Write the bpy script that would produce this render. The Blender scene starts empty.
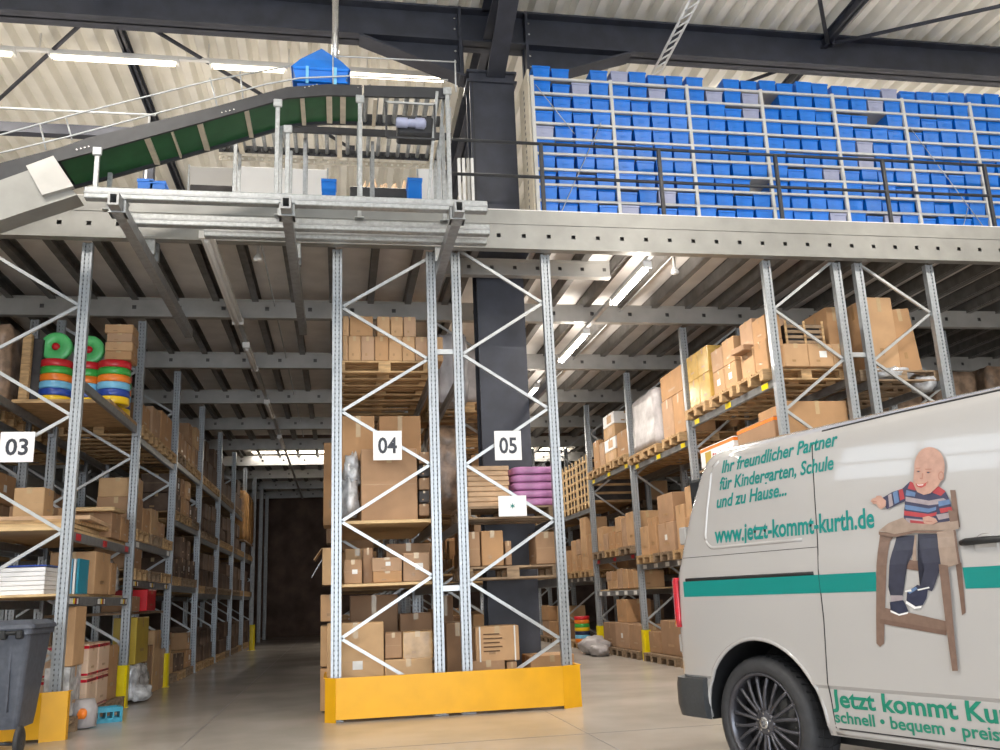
import bpy, bmesh, math, random
from mathutils import Vector, Matrix, noise
R = random.Random(7)
SC = bpy.context.scene
COL = SC.collection
# ------------------------------------------------------------------ camera
H = 1.2; F = 902.0
def _nrm(v): return v.normalized()
_Y = _nrm(Vector((340-500, -(603-375), -F)))
_vx = Vector((5600-500, -(388-375), -F))
_X = _nrm(_vx - _Y*_vx.dot(_Y))
_Z = _X.cross(_Y)
_M = Matrix((_X, _Y, _Z))          # camera -> world
def ray(px, py): return _M @ Vector((px-500, -(py-375), -F))
def onY(px, py, y): r = ray(px, py); t = y/r.y; return (r.x*t, r.z*t+H)      # -> X,Z on a plane Y=y
def onX(px, py, x): r = ray(px, py); t = x/r.x; return (r.y*t, r.z*t+H)      # -> Y,Z on a plane X=x
def onZ(px, py, z): r = ray(px, py); t = (z-H)/r.z; return (r.x*t, r.y*t)    # -> X,Y on a plane Z=z
cd = bpy.data.cameras.new('camera'); cam = bpy.data.objects.new('camera', cd); COL.objects.link(cam)
cd.sensor_width = 36; cd.lens = F*36/1000; cd.clip_start = 0.05; cd.clip_end = 300
cam.matrix_world = Matrix.Translation((0, 0, H)) @ _M.to_4x4()
SC.camera = cam
# ------------------------------------------------------------------ world, exposure, large lights
w = bpy.data.worlds.new('world'); SC.world = w; w.use_nodes = True
bg = w.node_tree.nodes['Background']; bg.inputs[0].default_value = (0.80, 0.90, 1.0, 1); bg.inputs[1].default_value = 4.5
SC.view_settings.view_transform = 'Standard'; SC.view_settings.look = 'None'
SC.view_settings.gamma = 1.0; SC.view_settings.exposure = 0.0; SC.view_settings.use_curve_mapping = False
SC.cycles.use_denoising = True; SC.cycles.max_bounces = 8; SC.cycles.diffuse_bounces = 6
SC.cycles.sample_clamp_indirect = 6.0
def area(name, loc, sx, sy, power, col=(1, .92, .82), rot=(0, 0, 0)):
    l = bpy.data.lights.new(name, 'AREA'); l.shape = 'RECTANGLE'; l.size = sx; l.size_y = sy; l.energy = power; l.color = col
    o = bpy.data.objects.new(name, l); COL.objects.link(o); o.location = loc; o.rotation_euler = rot; return o
# daylight through the open gate behind the camera and through the window band on the left wall
area('gate_daylight', (1.5, -8.6, 3.0), 13.0, 5.4, 620, (.93, .96, 1.0), (math.radians(90), 0, 0))
# ------------------------------------------------------------------ materials
def mat(name, col, rough=.6, metal=0., var=.08, scale=8., col2=None, bump=0., emit=None, es=0., detail=4., stretch=None, coat=0.):
    m = bpy.data.materials.new(name); m.use_nodes = True; nt = m.node_tree; b = nt.nodes['Principled BSDF']
    b.inputs['Roughness'].default_value = rough; b.inputs['Metallic'].default_value = metal
    if coat: b.inputs['Coat Weight'].default_value = coat; b.inputs['Coat Roughness'].default_value = .04
    tc = nt.nodes.new('ShaderNodeTexCoord'); mp = nt.nodes.new('ShaderNodeMapping'); nz = nt.nodes.new('ShaderNodeTexNoise')
    nt.links.new(tc.outputs['Object'], mp.inputs[0]); nt.links.new(mp.outputs[0], nz.inputs[0])
    if stretch: mp.inputs['Scale'].default_value = stretch
    nz.inputs['Scale'].default_value = scale; nz.inputs['Detail'].default_value = detail
    rp = nt.nodes.new('ShaderNodeValToRGB'); nt.links.new(nz.outputs[0], rp.inputs[0])
    c2 = col2 or tuple(min(1, c*(1+var)) for c in col); c1 = col if col2 else tuple(c*(1-var) for c in col)
    rp.color_ramp.elements[0].position = .35; rp.color_ramp.elements[1].position = .65
    rp.color_ramp.elements[0].color = (*c1, 1); rp.color_ramp.elements[1].color = (*c2, 1)
    nt.links.new(rp.outputs[0], b.inputs['Base Color'])
    if bump:
        bp = nt.nodes.new('ShaderNodeBump'); bp.inputs['Strength'].default_value = bump; bp.inputs['Distance'].default_value = .02
        nt.links.new(nz.outputs[0], bp.inputs['Height']); nt.links.new(bp.outputs[0], b.inputs['Normal'])
    if emit: b.inputs['Emission Color'].default_value = (*emit, 1); b.inputs['Emission Strength'].default_value = es
    return m
M = {}
M['galv'] = mat('galvanised', (.40, .42, .43), .40, .5, .14, 30, bump=.05)
M['galv2'] = mat('galvanised_dull', (.34, .35, .36), .45, .5, .12, 14)
M['zinc'] = mat('zinc_sheet', (.44, .435, .42), .42, .4, .10, 3)
M['deck'] = mat('deck_panel', (.90, .88, .86), .6, .1, .06, 3)
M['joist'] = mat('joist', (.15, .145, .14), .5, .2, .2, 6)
M['brace'] = mat('brace', (.50, .52, .53), .38, .5, .06, 10)
M['steel'] = mat('dark_steel', (.040, .044, .060), .5, .1, .18, 4)
M['roof'] = mat('roof_sheet', (.82, .80, .74), .5, .05, .05, 2)
M['yellow'] = mat('yellow_paint', (.76, .385, .002), .42, 0, .05, 4)
M['yellow2'] = mat('yellow_guard', (.88, .70, .0), .4, 0, .05, 6)
M['blue'] = mat('blue_plastic', (.0, .165, .66), .38, 0, .10, 5)
M['greybin'] = mat('grey_plastic', (.33, .36, .52), .4, 0, .08, 5)
M['white'] = mat('white_paint', (.80, .80, .79), .4, 0, .02, 5)
M['railw'] = mat('rail_white', (.60, .60, .58), .4, 0, .03, 5)
M['signw'] = mat('sign_white', (.85, .85, .86), .5, 0, .01, 5)
M['ink'] = mat('ink', (.03, .035, .05), .5, 0, .02, 5)
M['black'] = mat('black_plastic', (.015, .016, .018), .45, 0, .1, 10)
M['rubber'] = mat('rubber', (.035, .036, .04), .6, 0, .15, 20)
M['rim'] = mat('dark_rim', (.10, .10, .115), .3, .6, .1, 10)
M['silver'] = mat('silver', (.6, .6, .6), .25, .9, .05, 10)
M['bumper'] = mat('bumper', (.045, .048, .052), .55, 0, .1, 60)
M['van'] = mat('van_paint', (.455, .445, .44), .25, 0, .008, 2, coat=1.)
M['teal'] = mat('teal_film', (.002, .235, .215), .35, 0, .03, 2)
M['green_txt'] = mat('green_film', (.01, .23, .15), .35, 0, .03, 2)
M['lampred'] = mat('tail_lamp_red', (.55, .01, .03), .12, 0, .1, 20, coat=1.)
M['glass'] = mat('dark_glass', (.02, .024, .028), .06, 0, .02, 2, coat=1.)
M['bin'] = mat('wheelie_grey', (.075, .085, .11), .5, 0, .15, 20, bump=.1)
M['belt'] = mat('conveyor_green', (.02, .115, .04), .5, 0, .12, 5)
M['rail'] = mat('conveyor_frame', (.035, .037, .042), .45, .2, .1, 10)
M['cream'] = mat('cream_bracket', (.62, .56, .45), .5, 0, .08, 10)
M['wood'] = mat('pallet_wood', (.46, .30, .15), .8, 0, .3, 5, stretch=(1, 6, 6))
M['woodd'] = mat('pallet_wood_grey', (.27, .19, .12), .85, 0, .3, 5, stretch=(1, 6, 6))
M['woodl'] = mat('light_board', (.66, .47, .25), .7, 0, .12, 4, stretch=(1, 5, 5))
CT = []
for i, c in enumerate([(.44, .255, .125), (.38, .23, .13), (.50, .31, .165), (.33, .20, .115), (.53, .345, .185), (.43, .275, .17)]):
    CT.append(mat('cardboard', c, .8, 0, .07, 4, bump=.05))
CW = [mat('cardboard_wrapped', c, .22, 0, .18, 7, bump=.25) for c in [(.55, .36, .10), (.58, .32, .13), (.46, .29, .13)]]
M['tape'] = mat('parcel_tape', (.36, .21, .09), .3, 0, .1, 8)
M['tapeg'] = mat('clear_tape', (.52, .38, .22), .25, 0, .1, 8)
M['gap'] = mat('flap_gap', (.10, .055, .03), .9, 0, .1, 8)
M['paper'] = mat('paper', (.78, .78, .76), .6, 0, .02, 8)
M['pbox'] = mat('pale_cardboard', (.66, .49, .36), .7, 0, .05, 6)
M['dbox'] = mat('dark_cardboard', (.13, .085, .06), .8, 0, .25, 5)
M['edge'] = mat('edge_steel', (.29, .29, .275), .42, .35, .10, 3)
M['wrapw'] = mat('white_wrap', (.42, .40, .41), .35, 0, .14, 6, bump=.5)
M['wrapb'] = mat('brown_wrap', (.28, .19, .13), .28, 0, .4, 7, bump=.5)
M['foil'] = mat('plastic_foil', (.55, .56, .58), .15, .1, .35, 9, bump=.6)
M['pink'] = mat('pink_sack', (.46, .20, .40), .35, 0, .2, 7, bump=.4)
M['kraft'] = mat('kraft_sheets', (.58, .39, .24), .7, 0, .12, 6)
M['floor'] = mat('floor_concrete', (.36, .33, .295), .24, 0, .1, .9, col2=(.47, .435, .395), detail=8)
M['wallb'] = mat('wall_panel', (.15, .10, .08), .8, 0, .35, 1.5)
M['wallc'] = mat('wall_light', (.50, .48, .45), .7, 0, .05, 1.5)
M['tube'] = mat('lit_tube', (1, 1, 1), .4, 0, 0, 1, emit=(1, .86, .62), es=9)
M['tubew'] = mat('hall_tube', (1, 1, 1), .4, 0, 0, 1, emit=(1, .84, .60), es=7)
M['lampoff'] = mat('unlit_tube', (.75, .76, .76), .3, 0, .03, 5)
for n, c in dict(red=(.62, .02, .03), green=(.05, .42, .07), orange=(.85, .22, .02), lblue=(.18, .50, .75), dblue=(.02, .06, .33), dyel=(.85, .55, .01), lgreen=(.10, .55, .17), sky=(.02, .28, .42), ochre=(.50, .36, .05), navy=(.02, .03, .09)).items():
    M[n] = mat('coloured_'+n, c, .3, 0, .06, 8)
M['dark'] = mat('dark_goods', (.05, .045, .045), .7, 0, .3, 6)
M['beam'] = mat('rack_beam', (.22, .23, .24), .42, .4, .12, 12)
for n, c in dict(skin=(.50, .30, .235), skind=(.42, .20, .15), lip=(.5, .10, .09), chairw=(.20, .13, .10), chairl=(.33, .25, .20), chaird=(.17, .105, .08), jeans=(.04, .043, .07), shoe=(.03, .035, .07), swn=(.05, .05, .10), swr=(.40, .05, .06), swb=(.12, .20, .36), swg=(.35, .30, .32)).items():
    M[n] = mat('print_'+n, c, .35, 0, .08, 30)
# dotted post material
def post_mat():
    m = mat('perforated_post', (.40, .43, .46), .38, .5, .08, 20); nt = m.node_tree; b = nt.nodes['Principled BSDF']
    src = b.inputs['Base Color'].links[0].from_socket
    tc = nt.nodes.new('ShaderNodeTexCoord'); sp = nt.nodes.new('ShaderNodeSeparateXYZ'); nt.links.new(tc.outputs['Object'], sp.inputs[0])
    def mt(op, a, bb=None):
        n = nt.nodes.new('ShaderNodeMath'); n.operation = op
        for i, v in enumerate([a, bb]):
            if v is None: continue
            if isinstance(v, (int, float)): n.inputs[i].default_value = v
            else: nt.links.new(v, n.inputs[i])
        return n.outputs[0]
    fr = mt('FRACT', mt('MULTIPLY', sp.outputs[2], 20.0)); zb = mt('LESS_THAN', fr, .42)
    ax = mt('ABSOLUTE', mt('SUBTRACT', mt('ABSOLUTE', sp.outputs[0]), .021)); xb = mt('LESS_THAN', ax, .006)
    k = mt('MULTIPLY', zb, xb)
    mx = nt.nodes.new('ShaderNodeMix'); mx.data_type = 'RGBA'; nt.links.new(k, mx.inputs[0]); nt.links.new(src, mx.inputs[6]); mx.inputs[7].default_value = (.16, .17, .18, 1)
    nt.links.new(mx.outputs[2], b.inputs['Base Color']); return m
M['post'] = post_mat()
# ------------------------------------------------------------------ mesh builder
class MB:
    def __init__(s): s.v = []; s.f = []; s.m = []; s.sm = []; s.mats = []
    def mi(s, m):
        if isinstance(m, str): m = M[m]
        if m not in s.mats: s.mats.append(m)
        return s.mats.index(m)
    def add(s, vs, fs, m, smooth=False, T=None):
        o = len(s.v); i = s.mi(m)
        s.v += [tuple(T @ Vector(v)) if T is not None else tuple(v) for v in vs]
        for f in fs: s.f.append([o+k for k in f]); s.m.append(i); s.sm.append(smooth)
        return s
    def box(s, x0, y0, z0, x1, y1, z1, m, T=None):
        x0, x1 = min(x0, x1), max(x0, x1); y0, y1 = min(y0, y1), max(y0, y1); z0, z1 = min(z0, z1), max(z0, z1)
        return s.add([(x0,y0,z0),(x1,y0,z0),(x1,y1,z0),(x0,y1,z0),(x0,y0,z1),(x1,y0,z1),(x1,y1,z1),(x0,y1,z1)],
              [(0,3,2,1),(4,5,6,7),(0,1,5,4),(1,2,6,5),(2,3,7,6),(3,0,4,7)], m, T=T)
    def cbox(s, x0, y0, z0, x1, y1, z1, c, m, T=None):
        bm = bmesh.new(); bmesh.ops.create_cube(bm, size=1)
        for v in bm.verts: v.co = Vector((x0+(v.co.x+.5)*(x1-x0), y0+(v.co.y+.5)*(y1-y0), z0+(v.co.z+.5)*(z1-z0)))
        bmesh.ops.bevel(bm, geom=bm.edges[:], offset=c, segments=1, affect='EDGES')
        bm.verts.index_update(); s.add([v.co.copy() for v in bm.verts], [[v.index for v in f.verts] for f in bm.faces], m, T=T); bm.free(); return s
    def bar(s, p, q, w, h, m, up=(0, 0, 1)):
        p = Vector(p); q = Vector(q); d = q-p; L = d.length; d.normalize(); u = Vector(up)
        if abs(d.dot(u)) > .98: u = Vector((0, 1, 0))
        sd = d.cross(u).normalized(); u = sd.cross(d)
        T = Matrix((( sd.x, d.x, u.x, p.x), (sd.y, d.y, u.y, p.y), (sd.z, d.z, u.z, p.z), (0, 0, 0, 1)))
        return s.box(-w/2, 0, -h/2, w/2, L, h/2, m, T=T)
    def tube(s, pts, r, m, n=8, caps=True):
        pts = [Vector(p) for p in pts]; vs = []; fs = []
        for i, p in enumerate(pts):
            d = (pts[min(i+1, len(pts)-1)]-pts[max(i-1, 0)]).normalized()
            u = Vector((0, 0, 1)) if abs(d.z) < .9 else Vector((0, 1, 0))
            a = d.cross(u).normalized(); b = a.cross(d)
            rr = r[i] if isinstance(r, (list, tuple)) else r
            vs += [p+a*(rr*math.cos(2*math.pi*k/n))+b*(rr*math.sin(2*math.pi*k/n)) for k in range(n)]
        for i in range(len(pts)-1):
            for k in range(n): fs.append((i*n+k, i*n+(k+1) % n, (i+1)*n+(k+1) % n, (i+1)*n+k))
        if caps: fs.append(tuple(range(n-1, -1, -1))); fs.append(tuple((len(pts)-1)*n+k for k in range(n)))
        return s.add(vs, fs, m, True)
    def lathe(s, prof, m, n=24, T=None, smooth=True, close=False):
        vs = []; fs = []
        for r, z in prof: vs += [(r*math.cos(2*math.pi*k/n), r*math.sin(2*math.pi*k/n), z) for k in range(n)]
        K = len(prof); rng = range(K) if close else range(K-1)
        for i in rng:
            j = (i+1) % K
            for k in range(n): fs.append((i*n+k, i*n+(k+1) % n, j*n+(k+1) % n, j*n+k))
        if not close: fs.append(tuple(range(n-1, -1, -1))); fs.append(tuple((K-1)*n+k for k in range(n)))
        return s.add(vs, fs, m, smooth, T=T)
    def prism(s, out, z0, z1, m, T=None):
        n = len(out); vs = [(x, y, z0) for x, y in out]+[(x, y, z1) for x, y in out]
        fs = [tuple(range(n-1, -1, -1)), tuple(range(n, 2*n))]+[(k, (k+1) % n, n+(k+1) % n, n+k) for k in range(n)]
        return s.add(vs, fs, m, T=T)
    def mesh(s, name):
        me = bpy.data.meshes.new(name); me.from_pydata(s.v, [], s.f)
        for m in s.mats: me.materials.append(m)
        me.polygons.foreach_set('material_index', s.m); me.polygons.foreach_set('use_smooth', s.sm); me.update(); return me
    def build(s, name, parent=None, loc=None, rz=0):
        o = bpy.data.objects.new(name, s.mesh(name)); COL.objects.link(o)
        if parent is not None: o.parent = parent
        if loc is not None: o.location = loc
        if rz: o.rotation_euler.z = rz
        return o
SEEN = {}
def tag(o, label=None, cat=None, group=None, kind=None):
    if label:
        if label in SEEN: print('DUP LABEL', label)
        n = len(label.split())
        if n > 16 or n < 4: print('LABEL LEN', n, label)
        SEEN[label] = 1; o['label'] = label
    if cat: o['category'] = cat
    if group: o['group'] = group
    if kind: o['kind'] = kind
    return o
def empty(name, loc=(0, 0, 0), rz=0):
    o = bpy.data.objects.new(name, None); COL.objects.link(o); o.location = loc; o.rotation_euler.z = rz; o.empty_display_size = .1; return o
def inst(src, loc=None, parent=None, rz=None):
    c = src.copy(); COL.objects.link(c)
    if parent is not None: c.parent = parent
    if loc is not None: c.location = loc
    if rz is not None: c.rotation_euler.z = rz
    return c
def copy_tree(o, parent=None):
    c = o.copy(); COL.objects.link(c); c.parent = parent
    for ch in [x for x in o.children]: copy_tree(ch, c)
    return c
_T = ['twenty', 'thirty']
ORD = ['first', 'second', 'third', 'fourth', 'fifth', 'sixth', 'seventh', 'eighth', 'ninth', 'tenth', 'eleventh', 'twelfth', 'thirteenth'] + ['fourteenth', 'fifteenth', 'sixteenth', 'seventeenth', 'eighteenth', 'nineteenth', 'twentieth', 'twenty-first', 'twenty-second', 'twenty-third', 'twenty-fourth', 'twenty-fifth', 'twenty-sixth', 'twenty-seventh', 'twenty-eighth']
def struct(mb, name, parent=None): o = mb.build(name, parent); o['kind'] = 'structure'; return o
def txt_mesh(s, size=1., offset=0., shear=0.):
    cu = bpy.data.curves.new('t', 'FONT'); cu.body = s; cu.size = size; cu.offset = offset; cu.shear = shear; cu.resolution_u = 3
    ob = bpy.data.objects.new('t', cu); COL.objects.link(ob); dg = bpy.context.evaluated_depsgraph_get()
    me = bpy.data.meshes.new_from_object(ob.evaluated_get(dg)); bpy.data.objects.remove(ob); bpy.data.curves.remove(cu); return me
def lump(mb, c, r, m, amp=.25, seed=0, sub=3, freq=2.2):
    bm = bmesh.new(); bmesh.ops.create_icosphere(bm, subdivisions=sub, radius=1)
    for v in bm.verts:
        n = noise.noise(v.co*freq+Vector((seed*3.1, seed*1.7, seed))); v.co = Vector((v.co.x*r[0], v.co.y*r[1], v.co.z*r[2]))*(1+amp*n)+Vector(c)
        if v.co.z < c[2]-r[2]*.8: v.co.z = c[2]-r[2]*.8
    bm.verts.index_update(); mb.add([v.co.copy() for v in bm.verts], [[v.index for v in f.verts] for f in bm.faces], m, True); bm.free()
def wrapbox(mb, x0, y0, z0, x1, y1, z1, m, seed=0, amp=.03, n=7):
    bm = bmesh.new(); bmesh.ops.create_cube(bm, size=1); bmesh.ops.bevel(bm, geom=bm.edges[:], offset=.04, segments=2, affect='EDGES')
    bmesh.ops.subdivide_edges(bm, edges=[e for e in bm.edges if e.calc_length() > .3], cuts=n, use_grid_fill=True)
    for v in bm.verts:
        d = noise.noise_vector(Vector((v.co.x*5+seed, v.co.y*5, v.co.z*4)))*amp
        v.co = Vector((x0+(v.co.x+.5)*(x1-x0), y0+(v.co.y+.5)*(y1-y0), z0+(v.co.z+.5)*(z1-z0)))+d
    bm.verts.index_update(); mb.add([v.co.copy() for v in bm.verts], [[v.index for v in f.verts] for f in bm.faces], m, True); bm.free()
FY = [10.15+2.95*k for k in range(9)]       # frame lines of the racks
# ================================================================== SETTING
mb = MB(); mb.box(-9, -9, -.2, 18, 38.5, 0, 'floor'); struct(mb, 'floor')
mb = MB()                                     # expansion joints in the floor
for a, b_ in [((-9, 8.2), (18, 8.2)), ((2.15, -9), (2.15, 38)), ((-1.4, 8.2), (-1.4, 38))]:
    mb.bar((*a, .0005), (*b_, .0005), .008, .002, 'joist')
struct(mb, 'trim_1')
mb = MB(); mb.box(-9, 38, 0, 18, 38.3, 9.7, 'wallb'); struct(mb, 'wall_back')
mb = MB(); mb.box(18, -9, 0, 18.3, 38.3, 9.7, 'wallc'); struct(mb, 'wall_right')
mb = MB(); x0, x1 = -8.6, -8.3                # left wall with a window band
mb.box(x0, -9, 0, x1, 38.3, 5.9, 'wallc'); mb.box(x0, -9, 7.2, x1, 38.3, 9.7, 'wallc')
mb.box(x0, -9, 5.9, x1, -1, 7.2, 'wallc'); mb.box(x0, 9.6, 5.9, x1, 38.3, 7.2, 'wallc'); struct(mb, 'wall_left')
mb = MB()
for k in range(8): mb.box(x0+.1, -1+k*1.5, 5.9, x0+.16, -.9+k*1.5, 7.2, 'steel')
mb.box(x0+.1, -1, 6.5, x0+.16, 9.6, 6.56, 'steel'); struct(mb, 'window_1')
mb = MB(); mb.box(-9, -9.3, 5.7, 18, -9, 9.7, 'wallc'); mb.box(-9, -9.3, 0, -5, -9, 5.7, 'wallc'); mb.box(8, -9.3, 0, 18, -9, 5.7, 'wallc'); struct(mb, 'wall_front')
# corrugated roof sheeting
mb = MB(); vs = []; fs = []; x = -9.; prof = []
while x < 18: prof += [(x, 9.55), (x+.12, 9.55), (x+.17, 9.70), (x+.26, 9.70)]; x += .31
for px_, pz_ in prof: vs += [(px_, -9.2, pz_), (px_, 38.3, pz_)]
for i in range(len(prof)-1): fs.append((2*i, 2*i+2, 2*i+3, 2*i+1))
mb.add(vs, fs, 'roof'); mb.box(-9, -9.2, 9.74, 18, 38.3, 9.8, 'roof'); struct(mb, 'ceiling')
# roof girders (I sections)
def ibeam(mb, a, b_, z0, z1, wd, m='steel', tf=.03, along='x', pos=0):
    if along == 'x':
        mb.box(a, pos-wd/2, z0, b_, pos+wd/2, z0+tf, m); mb.box(a, pos-wd/2, z1-tf, b_, pos+wd/2, z1, m); mb.box(a, pos-.015, z0, b_, pos+.015, z1, m)
    else:
        mb.box(pos-wd/2, a, z0, pos+wd/2, b_, z0+tf, m); mb.box(pos-wd/2, a, z1-tf, pos+wd/2, b_, z1, m); mb.box(pos-.015, a, z0, pos+.015, b_, z1, m)
GY = 11.45
mb = MB(); ibeam(mb, -9, 18, 8.97, 9.52, .30, pos=GY)
for xa, xb in ((4.25, 2.62), (.25, 1.74)):    # haunches either side of the column
    mb.add([(xa, GY-.012, 8.99), (xb, GY-.012, 8.99), (xb, GY-.012, 8.42), (xa, GY+.012, 8.99), (xb, GY+.012, 8.99), (xb, GY+.012, 8.42)], [(0,1,2),(3,5,4),(0,3,4,1),(1,4,5,2),(2,5,3,0)], 'steel')
    mb.bar((xa, GY, 8.97), (xb, GY, 8.41), .30, .03, 'steel')
for xs in (1.68, 2.66): mb.box(xs-.02, GY-.16, 8.40, xs+.02, GY+.16, 9.52, 'steel')
for xs in (1.62, 2.72):
    for z in (8.5, 8.68, 8.86, 9.04, 9.22, 9.4): mb.lathe([(.018, 0), (.018, .02)], 'silver', 6, T=Matrix.Translation((xs, GY-.018, z)) @ Matrix.Rotation(math.radians(90), 4, 'X'), smooth=False)
o = struct(mb, 'roof_beam'); tag(o, 'dark grey steel roof girder with haunches crossing above the blue bins', 'beam')
mb = MB(); ibeam(mb, -9, GY-.1, 9.0, 9.52, .26, along='y', pos=2.14)
mb.add([(2.16, 9.6, 9.0), (2.16, GY-.15, 9.0), (2.16, GY-.15, 8.42), (2.18, 9.6, 9.0), (2.18, GY-.15, 9.0), (2.18, GY-.15, 8.42)], [(0,1,2),(3,5,4),(0,3,4,1),(1,4,5,2),(2,5,3,0)], 'steel')
mb.bar((2.17, 9.6, 9.0), (2.17, GY-.15, 8.41), .26, .03, 'steel', up=(0, 0, 1)); ibeam(mb, GY+.1, 38, 9.0, 9.52, .26, along='y', pos=2.17)
o = struct(mb, 'roof_beam'); tag(o, 'dark steel girder running along the hall over the tall column', 'beam')
mb = MB(); ibeam(mb, -9, 18, 8.97, 9.52, .30, pos=20.5); o = struct(mb, 'roof_beam'); tag(o, 'dark steel roof girder deep behind the blue bins', 'beam')
mb = MB(); ibeam(mb, -9, 18, 8.97, 9.52, .30, pos=.4); o = struct(mb, 'roof_beam'); tag(o, 'dark steel roof girder crossing above the near floor', 'beam')
for px_, lb in ((-3.18, 'left-hand'), (7.45, 'right-hand')):
    mb = MB(); ibeam(mb, -9, 38, 9.34, 9.52, .10, along='y', pos=px_); o = struct(mb, 'roof_beam'); tag(o, 'slender dark roof tie beam on the %s side of the hall roof' % lb, 'beam')
ZR = 9.34
def rod(a, b_, z=ZR, lb=''):
    mb = MB(); mb.tube([(*a, z), (*b_, z)], .03, 'steel', 8)
    for p in (a, b_): mb.box(p[0]-.05, p[1]-.05, z-.03, p[0]+.05, p[1]+.05, z+.05, 'steel')
    o = mb.build('roof_brace'); tag(o, lb, 'roof brace', 'diagonal roof bracing rods')
rod((-6.4, 15.4), (-3.18, 11.5), lb='dark roof bracing rod slanting down at the top left corner of the roof')
rod((-3.18, 11.5), (.2, 15.4), lb='dark roof bracing rod sloping towards the blue tub on the conveyor')
rod((3.4, 5.4), (7.45, 11.3), lb='dark bracing rod meeting the girder from the column side')
rod((7.5, 11.3), (11.5, 9.0), lb='dark bracing rod meeting the girder from the wall side')
rod((7.5, 11.6), (4.6, 14.5), lb='dark bracing rod behind the girder just above the blue bins')
# steel column
mb = MB(); cx0, cx1 = 1.79, 2.43
mb.box(cx0, 11.30, 0, cx1, 11.34, 8.45, 'steel'); mb.box(cx0, 11.62, 0, cx1, 11.66, 8.45, 'steel'); mb.box(2.10, 11.34, 0, 2.22, 11.62, 8.45, 'steel')
for z in (8.3, 8.45): mb.box(cx0-.04, 11.26, z, cx1+.04, 11.7, z+.035, 'steel')
mb.box(cx0+.03, 11.296, 5.9, cx0+.05, 11.30, 8.3, 'rail')
o = struct(mb, 'steel_column'); tag(o, 'broad dark steel column rising through the mezzanine to the roof', 'column')
# ================================================================== MEZZANINE
DZ0, DZ1 = 5.255, 5.77
mez = empty('mezzanine_floor', (0, 10.15, 5.3)); mez['kind'] = 'structure'; tag(mez, 'galvanised steel mezzanine floor carried by the pallet racks', 'mezzanine')
def mpart(mb, name): 
    o = mb.build(name); o.parent = mez; o.matrix_parent_inverse = Matrix.Translation((0, -10.15, -5.3)); return o
def holed(mb, x0, x1, y, z0, z1, pitch, hs, m, t=.006, off=0.):
    """upright web along X with real square holes"""
    zc = (z0+z1)/2; x = x0
    while x < x1-1e-6:
        xe = min(x+pitch, x1); hc = x+pitch/2
        if hc+hs/2 > xe: mb.box(x, y, z0, xe, y+t, z1, m); break
        mb.box(x, y, z0, hc-hs/2, y+t, z1, m); mb.box(hc+hs/2, y, z0, xe, y+t, z1, m)
        mb.box(hc-hs/2, y, z0, hc+hs/2, y+t, zc-hs/2, m); mb.box(hc-hs/2, y, zc+hs/2, hc+hs/2, y+t, z1, m); x = xe
def sigma(mb, x0, x1, y, z0, z1, pitch, m='edge', hs=.05):
    holed(mb, x0, x1, y, z0+.03, z1-.03, pitch, hs, m)
    mb.box(x0, y-.03, z0, x1, y+.09, z0+.03, m); mb.box(x0, y-.01, z1-.03, x1, y+.09, z1, m)
    mb.box(x0, y+.10, z0+.03, x1, y+.105, z1-.03, 'joist')
mb = MB(); sigma(mb, -8.2, 17.9, 10.0, DZ0, 5.61, .31); mpart(mb, 'edge_beam')
mb = MB(); mb.box(-8.2, 10.03, 5.61, 17.9, 10.05, DZ1, 'edge'); mb.box(-8.2, 10.03, DZ1, 17.9, 10.09, DZ1+.01, 'edge'); mpart(mb, 'kick_plate')
for k, y in enumerate(FY[1:]+[36.7]):
    mb = MB(); sigma(mb, -8.2, 17.9, y-.03, 5.31, 5.60, .62, 'zinc', .06); mpart(mb, 'cross_beam')
mb = MB(); sigma(mb, 1.2, 3.6, 11.12, 5.33, 5.57, .31, 'zinc', .05); mpart(mb, 'trimmer_beam')
mb = MB()
for a, b_, c, d in ((-8.2, 10.05, 1.75, 25.2), (2.57, 10.05, 17.9, 25.2), (1.75, 10.05, 2.57, 11.2), (1.75, 11.75, 2.57, 25.2), (-8.2, 27.6, 17.9, 38), ): mb.box(a, b_, 5.76, c, d, 5.80, 'deck')
mpart(mb, 'deck_panel')
for i in range(46):
    x = -8.0+.56*i
    if x > 17.8: break
    ya = 10.1
    if 1.7 < x < 2.6: x = 1.68 if x < 2.15 else 2.64
    mb = MB()
    for (a, b_) in ((ya, 36.9),):
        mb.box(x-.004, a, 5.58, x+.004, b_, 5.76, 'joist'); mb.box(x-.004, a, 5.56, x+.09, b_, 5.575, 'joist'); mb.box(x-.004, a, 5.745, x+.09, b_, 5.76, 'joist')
    mpart(mb, 'joist')
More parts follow.
